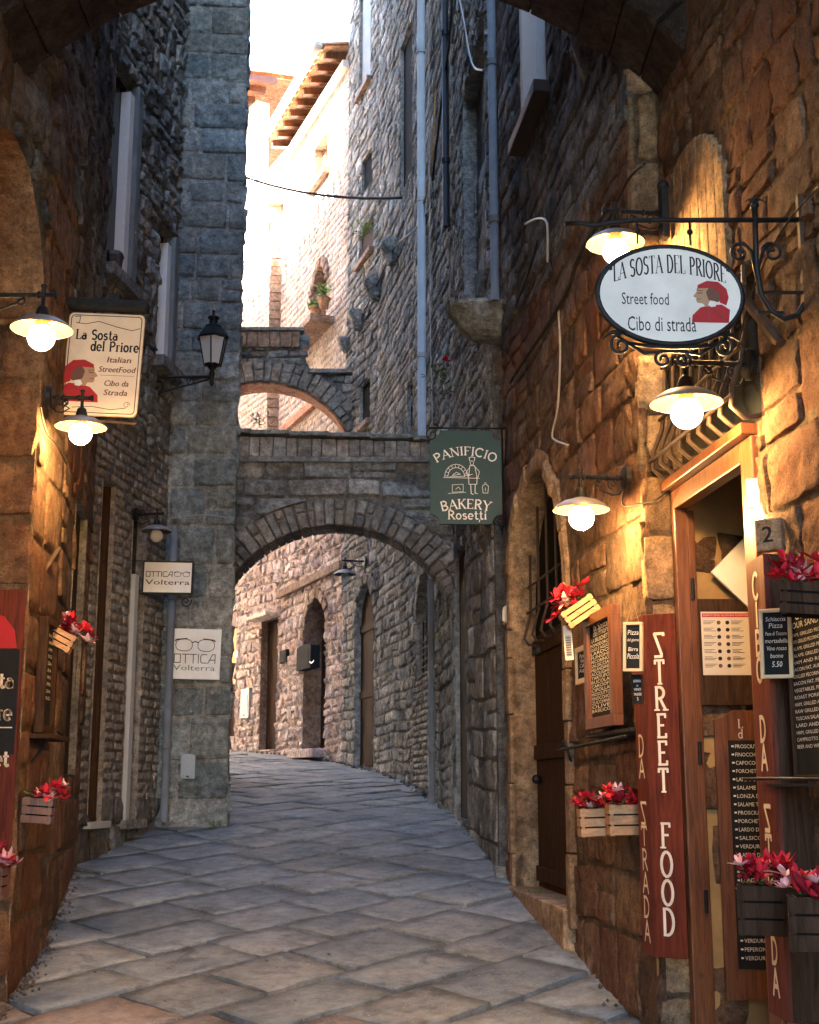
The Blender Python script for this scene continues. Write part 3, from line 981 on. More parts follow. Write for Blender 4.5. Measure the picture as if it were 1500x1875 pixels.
# over-door window with belly grille
WG = thing('grilled_window', 'dark window with rusty bulging belly grille above the shop door', 'window', R0.pt((wA0 + wB0) / 2, wz0, 0))
MB().box(R0.F, wA0 + .03, wB0, -.05, -.035, wz0, wz1).build('pane', M['glass_dark'], WG)
nb = 9
for i in range(nb):
    s_ = wA0 + .06 + (wB0 - wA0 - .1) * i / (nb - 1)
    pts = [(wz1 + .02, -.02), (wz1 - .02, .04), (wz0 + .36, .05), (wz0 + .24, .07), (wz0 + .13, .115), (wz0 + .05, .12), (wz0 + .005, .07), (wz0 + .02, -.02)]
    MB().tube([R0.pt(s_, a, b) for a, b in pts], .011, 6).build('grille_bar', M['iron_brown'], WG, smooth=True)
for a, b in ((wz1 - .1, .05), (wz0 + .3, .07), (wz0 + .09, .125)):
    MB().tube([R0.pt(wA0 + .03, a, b), R0.pt(wB0 - .01, a, b)], .009, 6).build('cross_bar', M['iron_brown'], WG)

# relief of a blocked arch, smoother stone, high on the warm wall
BA = thing('blocked_arch', 'smooth walled-up arch of vertical stone strips behind the oval sign', 'arch', R0.pt(.1, 2.2, 0))
q0, zt = R0.hit(1290, 235)
qa = R0.hit(1195, 400)[0]; qb = R0.hit(1340, 400)[0]
zz0 = 1.98; zsp = R0.hit(1280, 420)[1]
n = 18
qa = max(qa, -.04)
for i in range(n):
    a = qa + (qb - qa) * i / n; b = qa + (qb - qa) * (i + 1) / n
    m_ = ((a + b) / 2 - (qa + qb) / 2) / ((qb - qa) / 2)
    h_ = zsp + (zt - zsp) * math.sqrt(max(.02, 1 - m_ * m_))
    MB().box(R0.F, a + .001, b - .001, -.03, .030 + .002 * (i % 2), zz0, h_, tone(rng, .06, .02)).build('stone_strip', M['warm_plain'], BA, bev=.004)

# ------------------------------------------------------------------ RIGHT, further: grey rubble house
RG = thing('stone_house', 'tall grey rubble house curving away beyond the bakery sign', 'house', (.3, 13, G(13)))
mp = [(.66, 10.25), (.42, 13.24), (.06, 16), (-.45, 18.53), (-1.0, 20.4)]
MW = [Wall(mp[i + 1], mp[i]) for i in range(4)]
rng = random.Random(31)
def arch_opening(W, u0, u1, vtop, vbot, frame=.12, squash=1.0):
    """u0..u1 at the jambs, returns (s0,s1,z0,zspring)"""
    vm = (vtop + vbot) / 2
    s0, s1 = W.hit(u0, vm)[0], W.hit(u1, vm)[0]
    z0 = W.hit((u0 + u1) / 2, vbot)[1]; z1 = W.hit((u0 + u1) / 2, vtop)[1]
    r = (s1 - s0) / 2
    return (s0, s1, z0, z1 - r * squash)
# mesh: feature openings
oW = arch_opening(MW[1], 764, 796, 1048, 1232)     # barred arched window
oD = arch_opening(MW[3], 652, 686, 1070, 1420)     # arched doorway
oN = MW[0].hit(860, 300)
nich = (MW[0].hit(852, 400)[0], MW[0].hit(893, 400)[0], MW[0].hit(875, 545)[1], MW[0].hit(875, 80)[1])
sl1 = (MW[3].hit(662, 700)[0], MW[3].hit(680, 700)[0], MW[3].hit(671, 775)[1], MW[3].hit(671, 700)[1])
sl2 = (MW[2].hit(749, 700)[0], MW[2].hit(766, 700)[0], MW[2].hit(760, 775)[1], MW[2].hit(760, 690)[1])
sl3 = (MW[3].hit(664, 320)[0], MW[3].hit(683, 320)[0], MW[3].hit(673, 345)[1], MW[3].hit(673, 285)[1])
sl4 = (MW[3].hit(660, 450)[0], MW[3].hit(684, 450)[0], MW[3].hit(672, 470)[1], MW[3].hit(672, 415)[1])
sl5 = (MW[3].hit(660, 120)[0], MW[3].hit(680, 120)[0], MW[3].hit(670, 160)[1], MW[3].hit(670, -20)[1])
big_w = (MW[2].hit(736, 250)[0], MW[2].hit(760, 250)[0], MW[2].hit(748, 330)[1], MW[2].hit(748, 60)[1])
dk = (MW[0].hit(838, 1400)[0], MW[0].hit(858, 1400)[0], MW[0].hit(850, 1500)[1], MW[0].hit(850, 1000)[1])
def keep_in(W, o):
    return (min(max(o[0], .05), W.L - .3), max(min(o[1], W.L - .05), .3), o[2], o[3])
nich, dk = keep_in(MW[0], nich), keep_in(MW[0], dk)
oW = keep_in(MW[1], oW); sl2 = keep_in(MW[2], sl2); big_w = keep_in(MW[2], big_w)
oD, sl1, sl3, sl4, sl5 = [keep_in(MW[3], o) for o in (oD, sl1, sl3, sl4, sl5)]
opens = {0: [('rect', nich), ('rect', dk)], 1: [('arch', oW)], 2: [('rect', sl2), ('rect', big_w)], 3: [('arch', oD), ('rect', sl1), ('rect', sl3), ('rect', sl4), ('rect', sl5)]}
WF = [0]
def opening_fill(parent, W, o, kind, mat, d=-.22):
    if kind == 'rect':
        MB().box(W.F, o[0], o[1], d - .03, d, o[2], o[3]).build('pane', mat, parent)
for i, W in enumerate(MW):
    polys, holes, arcs = [], [], []
    for kd, o in opens[i]:
        if kd == 'rect':
            polys.append([(o[0], o[2]), (o[1], o[2]), (o[1], o[3]), (o[0], o[3])]); holes.append(o)
        else:
            r = (o[1] - o[0]) / 2
            polys.append(arch_poly(o[0], o[1], o[2], o[3], 12)); holes.append((o[0], o[1], o[2], o[3]))
            arcs.append(((o[0] + o[1]) / 2, o[3], r + .14))
            voussoirs(RG, W.F, (o[0] + o[1]) / 2, o[3], r, r + .16, 0, 180, 11, -.05, .035, M['brick_grey'], rng)
    wall_core(RG, W, 0, W.L, -2, 15, polys, M['mortar'], .10 if i == 3 else .14, jamb_mat=M['mortar_light'])
    zt = .70 * W.a.y
    if i == 0:
        cells = make_cells(rng, 0, W.L, -.9, 1.7, (.22, .38), (.28, .55), .1)
        z1 = max(c[3] for c in cells)
        cells = [c for c in cells if c[2] < 1.7] + make_cells(rng, 0, W.L, z1, zt, (.09, .2), (.15, .4), .25)
    else:
        cells = make_cells(rng, 0, W.L, -.7, zt, (.09, .22), (.18, .5), .3)
    if i == 1:
        # brick patch under and beside the barred window
        bp = (W.hit(742, 1230)[0], W.hit(802, 1230)[0], -.6, oW[2] + .1)
        holes.append(bp)
    lay_stones(RG, W, cells, M['grey'], rng, holes, arcs, gap=.007, proud=.016, rough=.024, warp_a=.08, tonev=.34, limit=120, tilt=.006)
    if i == 1:
        bc = make_cells(rng, bp[0], bp[1], -.6, oW[2] + .1, (.07, .075), (.2, .3), 0)
        bc = rect_sub(bc, (oW[0], oW[1], oW[2], 9))
        lay_stones(RG, W, bc, M['brick_grey'], rng, gap=.006, proud=.016, rough=.012, warp_a=0, limit=130, name='brick', tilt=.004, stuff_name='more_bricks')
MB().add([Vector(p) for p in ((.66, 10.25, 15), (.42, 13.24, 15), (.06, 16, 15), (-.45, 18.5, 15), (-1, 20.4, 15), (6, 22, 15), (7.5, 10.3, 15))], [tuple(range(7))]).build('roof', M['terracotta'], RG)
MB().box(Fr((0, 0, 0), (1, 0, 0)), 1.2, 1.3, -20, -10.3, -2, 15).build('inner_wall', M['mortar'], RG)
BW = Wall((1.2, 10.27), (.66, 10.25))
MB().box(BW.F, 0, BW.L, -.1, 0, -2, 15).build('end_wall', M['mortar'], RG)
lay_stones(RG, Wall((-1.0, 20.41), (3, 21.5)), [], M['grey'], rng)
# fills
MB().box(MW[0].F, nich[0], nich[1], -.14, -.12, nich[2], nich[3]).build('niche_back', M['mortar'], RG)
nb_ = make_cells(rng, nich[0], nich[1], nich[2], nich[2] + .55 * (nich[3] - nich[2]), (.25, .3), (.4, .6), 0)
NW = Wall(tuple(MW[0].pt(0, 0, -.11).xy), tuple(MW[0].pt(MW[0].L, 0, -.11).xy))
lay_stones(RG, NW, nb_, M['grey'], rng, gap=.008, proud=.02, rough=.02, warp_a=0, name='infill_block', tilt=.005)
for o, W, mt in ((sl1, MW[3], 'opening'), (sl2, MW[2], 'opening'), (sl3, MW[3], 'opening'), (sl4, MW[3], 'wood_dark'), (sl5, MW[3], 'pipe_grey'), (big_w, MW[2], 'opening'), (dk, MW[0], 'wood_dark')):
    MB().box(W.F, o[0], o[1], -.06, -.03, o[2], o[3]).build('window_pane' if mt != 'wood_dark' else 'shutter', M[mt], RG)
for o, W in ((sl4, MW[3]), (sl5, MW[3]), (sl1, MW[3])):
    MB().box(W.F, o[0] - .06, o[1] + .06, -.1, .09, o[2] - .08, o[2]).build('sill', M['brick'], RG, bev=.01)
MB().prism(MW[1].F, arch_poly(oW[0], oW[1], oW[2], oW[3]), -.13, -.10).build('window_pane', M['glass_dark'], RG)
for k in range(4):
    s_ = oW[0] + (oW[1] - oW[0]) * (k + .5) / 4
    MB().tube([MW[1].pt(s_, oW[2], -.05), MW[1].pt(s_, oW[3] + .2, -.05)], .009, 6).build('window_bar', M['iron'], RG)
for k in range(6):
    z = oW[2] + (oW[3] - oW[2]) * (k + .5) / 6
    MB().tube([MW[1].pt(oW[0], z, -.05), MW[1].pt(oW[1], z, -.05)], .007, 6).build('window_bar', M['iron'], RG)
AD = thing('arched_door', 'dark arched doorway in the grey rubble wall under the arch', 'door', MW[3].pt(oD[0], oD[2], -.2))
door_leaf(AD, MW[3], oD[0], oD[1], oD[2], oD[3], -.07, M['wood_dark'], 3)
MB().prism(MW[3].F, arch_poly(oD[0], oD[1], oD[3], oD[3]), -.10, -.08).build('tympanum', M['wood_dark'], AD)
MB().box(MW[3].F, oD[0] - .1, oD[1] + .1, -.2, .2, oD[2] - .12, oD[2]).build('threshold', M['grey'], AD)
ST = thing('doorstep', 'worn stone doorstep at the foot of the grey wall by the corner', 'step', tuple(at(915, 1585, 10.1)))
MB().box(Fr((0, 0, 0), (1, 0, 0)), .62, .85, -10.35, -9.95, G(10) - .2, G(10) + .06, (1, 1, 1)).build('tread', M['grey'], ST, bev=.02)

# ------------------------------------------------------------------ far houses behind the arches
FH = thing('brick_house', 'sunlit brick house with tiled eaves closing the bend behind the arches', 'house', (-2, 24, .6))
F1 = Wall((-2.30, 23.8), (-1.0, 20.41))
F2 = Wall((-4.5, 28.2), (-2.30, 23.8))
rng = random.Random(41)
oA = arch_opening(F1, 557, 597, 1097, 1372)
oR = (F2.hit(478, 1250)[0], F2.hit(508, 1250)[0], F2.hit(492, 1372)[1], F2.hit(492, 1135)[1])
oO = (F2.hit(417, 1250)[0], F2.hit(432, 1250)[0], F2.hit(425, 1348)[1], F2.hit(425, 1120)[1])
fw1 = (F1.hit(577, 290)[0], F1.hit(600, 290)[0], F1.hit(588, 328)[1], F1.hit(588, 258)[1])
faw = arch_opening(F1, 574, 597, 492, 603)
EAVE = 12.1
bz = 5.0
def far_wall(W, rects, archs):
    polys = [[(o[0], o[2]), (o[1], o[2]), (o[1], o[3]), (o[0], o[3])] for o in rects] + [arch_poly(*o, 12) for o in archs]
    wall_core(FH, W, 0, W.L, -1, EAVE, polys, M['mortar_pink'], .35, jamb_mat=M['brick'])
    holes = list(rects) + [(o[0], o[1], o[2], o[3]) for o in archs]
    arcs = [((o[0] + o[1]) / 2, o[3], (o[1] - o[0]) / 2 + .16) for o in archs]
    for o in archs:
        r = (o[1] - o[0]) / 2
        voussoirs(FH, W.F, (o[0] + o[1]) / 2, o[3], r, r + .18, 0, 180, 11, -.05, .03, M['brick'], rng)
    lay_stones(FH, W, make_cells(rng, 0, W.L, -.2, bz, (.1, .26), (.14, .42), .25), M['pink'], rng, holes, arcs, gap=.012, proud=.02, rough=.04, warp_a=.06, limit=150, tonev=.28)
    return holes, arcs
def keep_f(W, o):
    return (min(max(o[0], .05), W.L - .3), max(min(o[1], W.L - .05), .3), o[2], o[3])
oA, fw1, faw = keep_f(F1, oA), keep_f(F1, fw1), keep_f(F1, faw)
oO, oR = keep_f(F2, oO), keep_f(F2, oR)
h1, a1 = far_wall(F1, [fw1], [oA, faw])
h2, a2 = far_wall(F2, [oO, oR], [])
for W, hh, aa, lim in ((F1, h1, a1, 300), (F2, h2, a2, 60)):
    bc = make_cells(rng, 0, W.L, bz + .1, EAVE - .3, (.115, .125), (.3, .55), 0)
    lay_stones(FH, W, bc, M['brick_pale'], rng, hh, aa, gap=.007, proud=.004, rough=.005, warp_a=0, limit=lim // 2, name='brick', tilt=.003, tonev=.18, stuff_name='more_bricks')
# string course and cornice
q0_, z0_ = F1.hit(530, 1090)
q1_, z1_ = F1.hit(620, 1050)
MB().box(F1.F, .0, F1.L, -.02, .1, z1_ + .02, z1_ + .16, (1.0, 1.0, 1.0)).build('string_course', M['brick'], FH, bev=.02)
MB().box(F2.F, oR[0] - .1, oR[1] + .12, -.02, .3, oR[3], oR[3] + .07, (1.6, 1.6, 1.6)).build('door_slab', M['brick_pale'], FH, bev=.01)
MB().box(F2.F, oR[0], oR[1], -.16, -.12, oR[2], oR[3]).build('door_leaf', M['wood_dark'], FH)
MB().box(F1.F, oA[0], oA[1], -.33, -.3, oA[2], oA[3] + .02).build('door_leaf', M['wood_dark'], FH)
MB().prism(F1.F, arch_poly(oA[0], oA[1], oA[3] + .02, oA[3] + .03), -.34, -.31).build('fanlight', M['glass_dark'], FH)
MB().box(F1.F, oA[0] - .1, oA[1] + .1, -.3, .25, oA[2] - .14, oA[2], (1, 1, 1)).build('doorstep', M['pink'], FH, bev=.02)
MB().box(F2.F, oO[0], oO[1], -.08, -.03, oO[2] + 1.0, oO[3] - .35).build('shutter', M['orange'], FH)
MB().box(F2.F, oO[0], oO[1], -.1, -.06, oO[2], oO[2] + 1.0).build('door_leaf', M['wood_dark'], FH)
MB().box(F2.F, oO[0], oO[1], -.09, -.02, oO[3] - .33, oO[3]).build('transom', M['wood_red'], FH)
for o in (fw1,):
    wn = MB().box(F1.F, o[0], o[1], -.25, -.22, o[2], o[3]).build('window', M['plaster'], FH)
    for a in (o[0], (o[0] + o[1]) / 2, o[1] - .08):
        MB().box(F1.F, a, a + .08, -.22, -.15, o[2], o[3]).build('window_frame', M['brick'], wn)
    MB().box(F1.F, o[0] - .15, o[1] + .15, -.2, .12, o[2] - .1, o[2]).build('sill', M['brick'], wn)
MB().prism(F1.F, arch_poly(*faw), -.28, -.25).build('window_pane', M['pipe_white'], FH)
MB().box(F1.F, (faw[0] + faw[1]) / 2 - .04, (faw[0] + faw[1]) / 2 + .04, -.25, -.2, faw[2], faw[3] + .3).build('window_frame', M['wood_dark'], FH)
MB().box(F1.F, faw[0] - .7, faw[1] + .5, -.05, .42, faw[2] - .16, faw[2] - .04).build('sill', M['brick'], FH, bev=.01)
MB().box(F1.F, .0, F1.L - .1, -.02, .09, faw[2] - 1.35, faw[2] - 1.22).build('string_course', M['brick_red'], FH)
# eaves: rafters, tiles, gutter
def eaves(parent, W, s0, s1, z, over=.75, rise=.22, gut=True, step=.42):
    back = 5.0
    F = W.F
    m = MB(); m.add([F.p(s0, over, z), F.p(s1, over, z), F.p(s1, -back, z + rise * (back + over)), F.p(s0, -back, z + rise * (back + over))], [(0, 1, 2, 3)])
    m.build('roof_boarding', M['terracotta'], parent)
    k = 0
    s = s0
    while s < s1:
        # rafter
        mb = MB()
        vs = [F.p(s + a, b, z + rise * (over - b) + c) for a in (0, .11) for (b, c) in ((-.1, -.02), (over - .06, -.02), (over - .06, -.13), (-.1, -.16))]
        mb.add(vs, [(0, 1, 2, 3), (7, 6, 5, 4), (0, 4, 5, 1), (3, 2, 6, 7), (1, 5, 6, 2), (0, 3, 7, 4)])
        mb.build('rafter', M['wood'], parent)
        s += step
    s = s0
    while s < s1:
        # cover tile: half round channel running up the slope
        mb = MB(); vs = []
        ny = 6
        for j in range(ny + 1):
            b = over + .08 - (back) * j / ny
            for i in range(7):
                a = math.pi * i / 6
                vs.append(F.p(s + .1 + .09 * math.cos(a), b, z + rise * (over - b) + .03 + .08 * math.sin(a) + .02 * (j % 2)))
        fs = [(j * 7 + i, j * 7 + i + 1, (j + 1) * 7 + i + 1, (j + 1) * 7 + i) for j in range(ny) for i in range(6)]
        mb.add(vs, fs, tone(rng, .2))
        mb.build('roof_tile', M['terracotta'], parent, smooth=True)
        s += .23
    if gut:
        pts = [F.p(s0 + (s1 - s0) * i / 8, over + .12, z - .01) for i in range(9)]
        MB().tube(pts, .075, 8).build('gutter', M['plaster'], parent, smooth=True)
eaves(FH, F1, -.05, F1.L - .02, EAVE, .42)
MB().box(F1.F, .0, F1.L, -.02, .12, EAVE - .32, EAVE - .2, (1, 1, 1)).build('cornice', M['plaster'], FH)
# brick column at the bend and its roof stub
colu = at(515, 450, 24.3)
CQ = Fr((colu.x, colu.y, 0), (1, .1, 0))
rng2 = random.Random(8)
zc = 5
mbx = MB()
CH = thing('brick_column', 'tall slender brick chimney column at the bend of the house', 'chimney', (colu.x, colu.y, 5))
while zc < 11.0:
    w = .2 if zc < 10.6 else .26
    MB().box(CQ, -w + rng2.uniform(-.01, .01), w, -.2, .22 + rng2.uniform(0, .02), zc + .005, zc + .165, tone(rng2, .2)).build('brick', M['brick'], CH)
    zc += .175
MB().box(CQ, -.3, .3, -.25, .3, 11.0, 11.12).build('cap', M['plaster'], CH)
# second house further back with its own eaves
SH = thing('plaster_house', 'pale sunlit house with tiled eaves at the far left of the bend', 'house', (-6, 29, .8))
s2 = Wall((-6.6, 31.5), (-3.3, 26.6))
s2b = Wall((-6.6, 27.0), (-3.35, 26.55))
zE = at(500, 200, 27).z - .1
MB().box(s2.F, 0, s2.L, -.3, 0, 0, zE + .1).build('front_wall', M['plaster'], SH)
MB().box(s2b.F, 0, s2b.L, -.3, 0, bz, 11.6).build('front_wall', M['plaster'], SH)
eaves(SH, s2, 0, s2.L + .6, at(470, 235, 28).z, .9, .2, True, .5)
MB().box(s2b.F, .4, 2.6, 0, .02, 6.2, 8.8, (1, 1, 1)).build('stone_patch', M['pink'], SH)
eaves(SH, Wall((-6.9, 26.6), (-3.7, 26.2)), 0, 3.3, at(490, 150, 26.4).z, .5, .22, False, .4)

# flower pots on the sill of the arched window
for k, (u, v, lb) in enumerate(((588, 595, 'terracotta pot with yellow-green plant close beside the arched window'), (577, 606, 'smaller terracotta pot with a low plant at the end of the high sill'))):
    q, z = F1.hit(u, v, .3)
    z = faw[2] - .04
    p0 = F1.pt(q - (.1 if k else -.05), z, .27)
    fp = thing('flower_pot', lb, 'flower pot', p0, group='pots on the high window sill')
    MB().lathe(p0, UP, [(.0, 0), (.07, 0), (.10, .15), (.115, .15), (.115, .18), (.09, .18), (0, .17)], 12).build('pot', M['terracotta'], fp, smooth=False)
    mb = MB()
    rr = random.Random(k)
    for _ in range(90):
        a = rr.uniform(0, 6.28); r_ = rr.uniform(0, .13); zz = rr.uniform(.16, .40 - .1 * k)
        c = p0 + Vector((math.cos(a) * r_, math.sin(a) * r_, zz)); d = Vector((rr.uniform(-1, 1), rr.uniform(-1, 1), rr.uniform(-.3, 1))).normalized() * .06
        e = d.orthogonal().normalized() * .02
        mb.add([c - d, c + e, c + d, c - e], [(0, 1, 2, 3)])
    mb.build('foliage', M['leaf_light'], fp)

# ------------------------------------------------------------------ LEFT: near house, dark rubble
LH = thing('stone_house', 'dark rubble house on the left with arched niche and shopfront', 'house', (-2.1, 8, G(8)))
La = Wall((-1.93, 1.0), (-1.99, 6.9))
Lb = Wall((-1.99, 6.9), (-2.06, 7.75))
Lc = Wall((-2.06, 7.75), (-2.52, 10.4))
Ld = Wall((-2.52, 10.4), (-2.25, 12.25))
rng = random.Random(51)
s_a0 = 6.9 - 1.0 - 1.42; s_a1 = La.L
nz_sp = 2.32
n_poly = arch_poly(s_a0, s_a1 - .001, -1.9, nz_sp, 14, .86)
wall_core(LH, La, -7, La.L + .001, -2.2, 18, [n_poly], M['mortar'], .7, jamb_mat=M['warm_plain'])
lay_stones(LH, La, make_cells(rng, 3, La.L, -1.4, 5.2, (.16, .34), (.2, .5), .2), M['dark'], rng, [(s_a0, s_a1, -2, nz_sp)], [((s_a0 + s_a1) / 2, nz_sp, .88)], gap=.012, proud=.03, rough=.04)
# far jamb, facing the camera, of big squared stones
J = Wall((-2.75, 6.885), (-1.985, 6.885))
lay_stones(LH, J, make_cells(rng, 0, J.L + .02, -1.35, 3.4, (.3, .46), (.5, .8), 0), M['warm'], rng, gap=.008, proud=.02, rough=.03, warp_a=0, tilt=.006, maxres=8)
MB().box(J.F, 0, J.L, -.02, 0, -2, 3.4).build('jamb_backing', M['mortar_warm'], LH)
MB().box(La.F, s_a0, s_a1, -.74, -.7, -2, 3.5).build('niche_back', M['ochre'], LH)
# Lb
wall_core(LH, Lb, 0, Lb.L, -2.2, 18, [], M['mortar_warm'])
cb = make_cells(rng, 0, Lb.L, -1.35, 3.4, (.28, .42), (.35, .6), .05)
lay_stones(LH, Lb, cb, M['warm'], rng, gap=.007, proud=.01, rough=.013, tilt=.003, warp_a=.02, maxres=8)
lay_stones(LH, Lb, make_cells(rng, 0, Lb.L, 3.45, 6, (.12, .3), (.2, .4), .3), M['dark'], rng, gap=.008, proud=.02, rough=.025, tilt=.006)
# Lc
lc_w = (Lc.hit(128, 1100)[0], Lc.hit(150, 1100)[0], Lc.hit(140, 1420)[1], Lc.hit(140, 900)[1])
wall_core(LH, Lc, 0, Lc.L, -2.2, 18, [[(lc_w[0], lc_w[2]), (lc_w[1], lc_w[2]), (lc_w[1], lc_w[3]), (lc_w[0], lc_w[3])]], M['mortar'], .08, jamb_mat=M['grey'])
lay_stones(LH, Lc, make_cells(rng, 0, Lc.L, -1.1, 2.8, (.25, .4), (.3, .6), .1), M['warm'], rng, [lc_w], gap=.008, proud=.014, rough=.016, tilt=.005, warp_a=.02, tonev=.3)
lay_stones(LH, Lc, make_cells(rng, 0, Lc.L, 2.85, 7.5, (.1, .24), (.14, .36), .3), M['dark'], rng, gap=.008, proud=.02, rough=.03, tilt=.008, warp_a=.1)
MB().box(Lc.F, lc_w[0], lc_w[1], -.08, -.04, lc_w[2], lc_w[3]).build('dark_door', M['wood_dark'], LH)
# Ld: shopfront with two tall openings between brick piers, windows above
o1 = (Ld.hit(172, 1200)[0], Ld.hit(196, 1200)[0], Ld.hit(180, 1504)[1], Ld.hit(190, 880)[1])
o2 = (Ld.hit(232, 1200)[0], Ld.hit(258, 1200)[0], Ld.hit(245, 1500)[1], Ld.hit(245, 925)[1])
o3 = (Ld.hit(200, 300)[0], Ld.hit(243, 300)[0], Ld.hit(222, 520)[1], Ld.hit(215, 110)[1])
o4 = (Ld.hit(287, 540)[0], Ld.hit(312, 540)[0], Ld.hit(300, 672)[1], Ld.hit(300, 415)[1])
rp = lambda o: [(o[0], o[2]), (o[1], o[2]), (o[1], o[3]), (o[0], o[3])]
wall_core(LH, Ld, 0, Ld.L, -2.2, 18, [rp(o) for o in (o1, o2, o3, o4)], M['mortar'], .12, jamb_mat=M['brick_grey'])
zbr = Ld.hit(245, 800)[1]
lay_stones(LH, Ld, make_cells(rng, 0, Ld.L, -.9, min(o1[2], o2[2]), (.2, .34), (.3, .5), .1), M['dark'], rng, [o1, o2], gap=.01, proud=.02, rough=.03)
lay_stones(LH, Ld, make_cells(rng, 0, Ld.L, min(o1[2], o2[2]), zbr, (.075, .085), (.2, .3), 0), M['brick_grey'], rng, [o1, o2], gap=.007, proud=.006, rough=.006, warp_a=0, tilt=.002, name='brick', limit=300, tonev=.25)
lay_stones(LH, Ld, make_cells(rng, 0, Ld.L, zbr, 9.3, (.09, .22), (.14, .34), .3), M['grey'], rng, [o3, o4], gap=.008, proud=.025, rough=.045, tilt=.01, warp_a=.12, tonev=.35)
MB().box(Ld.F, o1[0], o1[1], -.12, -.08, o1[2], o1[3]).build('shop_glass', M['glass_dark'], LH)
MB().box(Ld.F, o2[0], o2[1], -.12, -.08, o2[2], o2[3]).build('shop_door', M['glass_dark'], LH)
MB().box(Ld.F, o1[1] - .05, o1[1], -.08, -.03, o1[2], o1[3]).build('door_frame', M['wood_dark'], LH)
MB().box(Ld.F, o2[0], o2[0] + .09, -.06, .05, o2[2], o2[2] + 2.05).build('white_door_edge', M['pipe_white'], LH, bev=.004)
MB().box(Ld.F, o1[0] - .05, o1[1] + .1, -.1, .06, o1[2] - .05, o1[2]).build('threshold', M['pipe_white'], LH)
MB().box(Ld.F, o2[0] - .05, o2[1] + .1, -.1, .08, o2[2] - .07, o2[2], ).build('threshold', M['grey'], LH)
for o in (o3, o4):
    wn = MB().box(Ld.F, o[0], o[1], -.12, -.09, o[2], o[3]).build('window', M['glass_dark'], LH)
    MB().box(Ld.F, o[1] - .12, o[1], -.09, .0, o[2], o[3] - .1).build('window_frame', M['white_paint'], wn, bev=.004)
    MB().box(Ld.F, o[0], o[0] + .06, -.09, -.04, o[2], o[3]).build('window_frame', M['white_paint'], wn, bev=.004)
    MB().box(Ld.F, o[1] - .02, o[1] + .09, -.05, .045, o[2], o[3]).build('stone_jamb', M['pipe_grey'], wn, bev=.006)
    MB().box(Ld.F, o[0] - .1, o[1] + .1, -.1, .13, o[2] - .1, o[2]).build('sill', M['grey'], wn)
MB().add([Vector(p) for p in ((-1.93, -6, 18.2), (-2.0, 6.9, 18.2), (-2.06, 7.75, 18.2), (-2.52, 10.4, 18.2), (-2.25, 12.25, 18.2), (-8, 12.25, 18.2), (-8, -6, 18.2))], [tuple(range(7))]).build('roof', M['terracotta'], LH)
MB().box(Fr((0, 0, 0), (1, 0, 0)), -8.1, -8, -12.25, 6, -2, 18.2).build('outer_wall', M['mortar'], LH)

# ------------------------------------------------------------------ LEFT: squared stone tower pillar
TW = thing('stone_tower', 'tall blue-grey tower of squared blocks carrying the street lantern', 'tower', (-2, 12.25, G(12)))
T1 = Wall((-2.36, 12.2), (-1.635, 12.25))
T2 = Wall((-1.635, 12.25), (-2.75, 18.2))
T0 = Wall((-2.36, 12.6), (-2.36, 12.2))
rng = random.Random(61)
wall_core(TW, T1, 0, T1.L, -1.5, 19, [], M['mortar_light'])
wall_core(TW, T2, 0, T2.L, -1.5, 19, [], M['mortar'])
lay_stones(TW, T1, make_cells(rng, 0, T1.L + .015, -.75, 3.0, (.24, .4), (.3, .48), .12) , M['tower'], rng, gap=.010, proud=.012, rough=.022, warp_a=.03, tilt=.006, maxres=9, tonev=.2)
lay_stones(TW, T1, make_cells(rng, 0, T1.L + .015, 3.06, 8.6, (.2, .3), (.26, .5), .04), M['tower'], rng, gap=.006, proud=.009, rough=.014, warp_a=.02, tilt=.004, maxres=7, tonev=.25)
lay_stones(TW, T2, make_cells(rng, 0, T2.L, -.5, 10.5, (.2, .32), (.3, .5), .1), M['tower'], rng, gap=.01, proud=.02, rough=.03, limit=40)
MB().add([Vector(p) for p in ((-2.36, 12.2, 19), (-1.635, 12.25, 19), (-2.75, 18.2, 19), (-9, 18.2, 19), (-9, 12.2, 19))], [tuple(range(5))]).build('roof', M['terracotta'], TW)
MB().add([Vector(p) for p in ((-9, 12.2, -1), (-2.36, 12.2, -1), (-2.36, 12.2, 19), (-9, 12.2, 19), (-2.75, 18.2, -1), (-9, 18.2, -1), (-9, 18.2, 19), (-2.75, 18.2, 19))], [(0, 1, 2, 3), (4, 5, 6, 7), (0, 5, 6, 3)]).build('side_walls', M['mortar'], TW)
EH = thing('plaster_house', 'pale house further along the lane past the bend', 'house', (-9, 31.5, .8))
MB().box(Fr((0, 0, 0), (1, 0, 0)), -14, -6.2, -34, -31.6, -1, 10.5).build('walls', M['plaster'], EH)
# house across the bend, out of sight behind the tower: it shades the foot of the far house
OH = thing('plaster_house', 'pale house with scalloped tiled eaves on the hidden side of the bend', 'house', (-7, 24, .5))
OW = Wall((-4.2, 18.2), (-11.5, 30.5))
OHH = 12.8
MB().box(OW.F, 0, OW.L, -4.5, 0, -1, OHH).build('walls', M['plaster'], OH)
s = 0
while s < OW.L:
    mb = MB(); vs = []
    for b in (.45, -4.5):
        for i in range(7):
            a = math.pi * i / 6
            vs.append(OW.F.p(s + .12 + .11 * math.cos(a), b, OHH + .12 * math.sin(a) + .15 * (.45 - b) * .3))
    mb.add(vs, [(i, i + 1, i + 8, i + 7) for i in range(6)], (1, 1, 1))
    mb.build('roof_tile', M['terracotta'], OH)
    s += .3

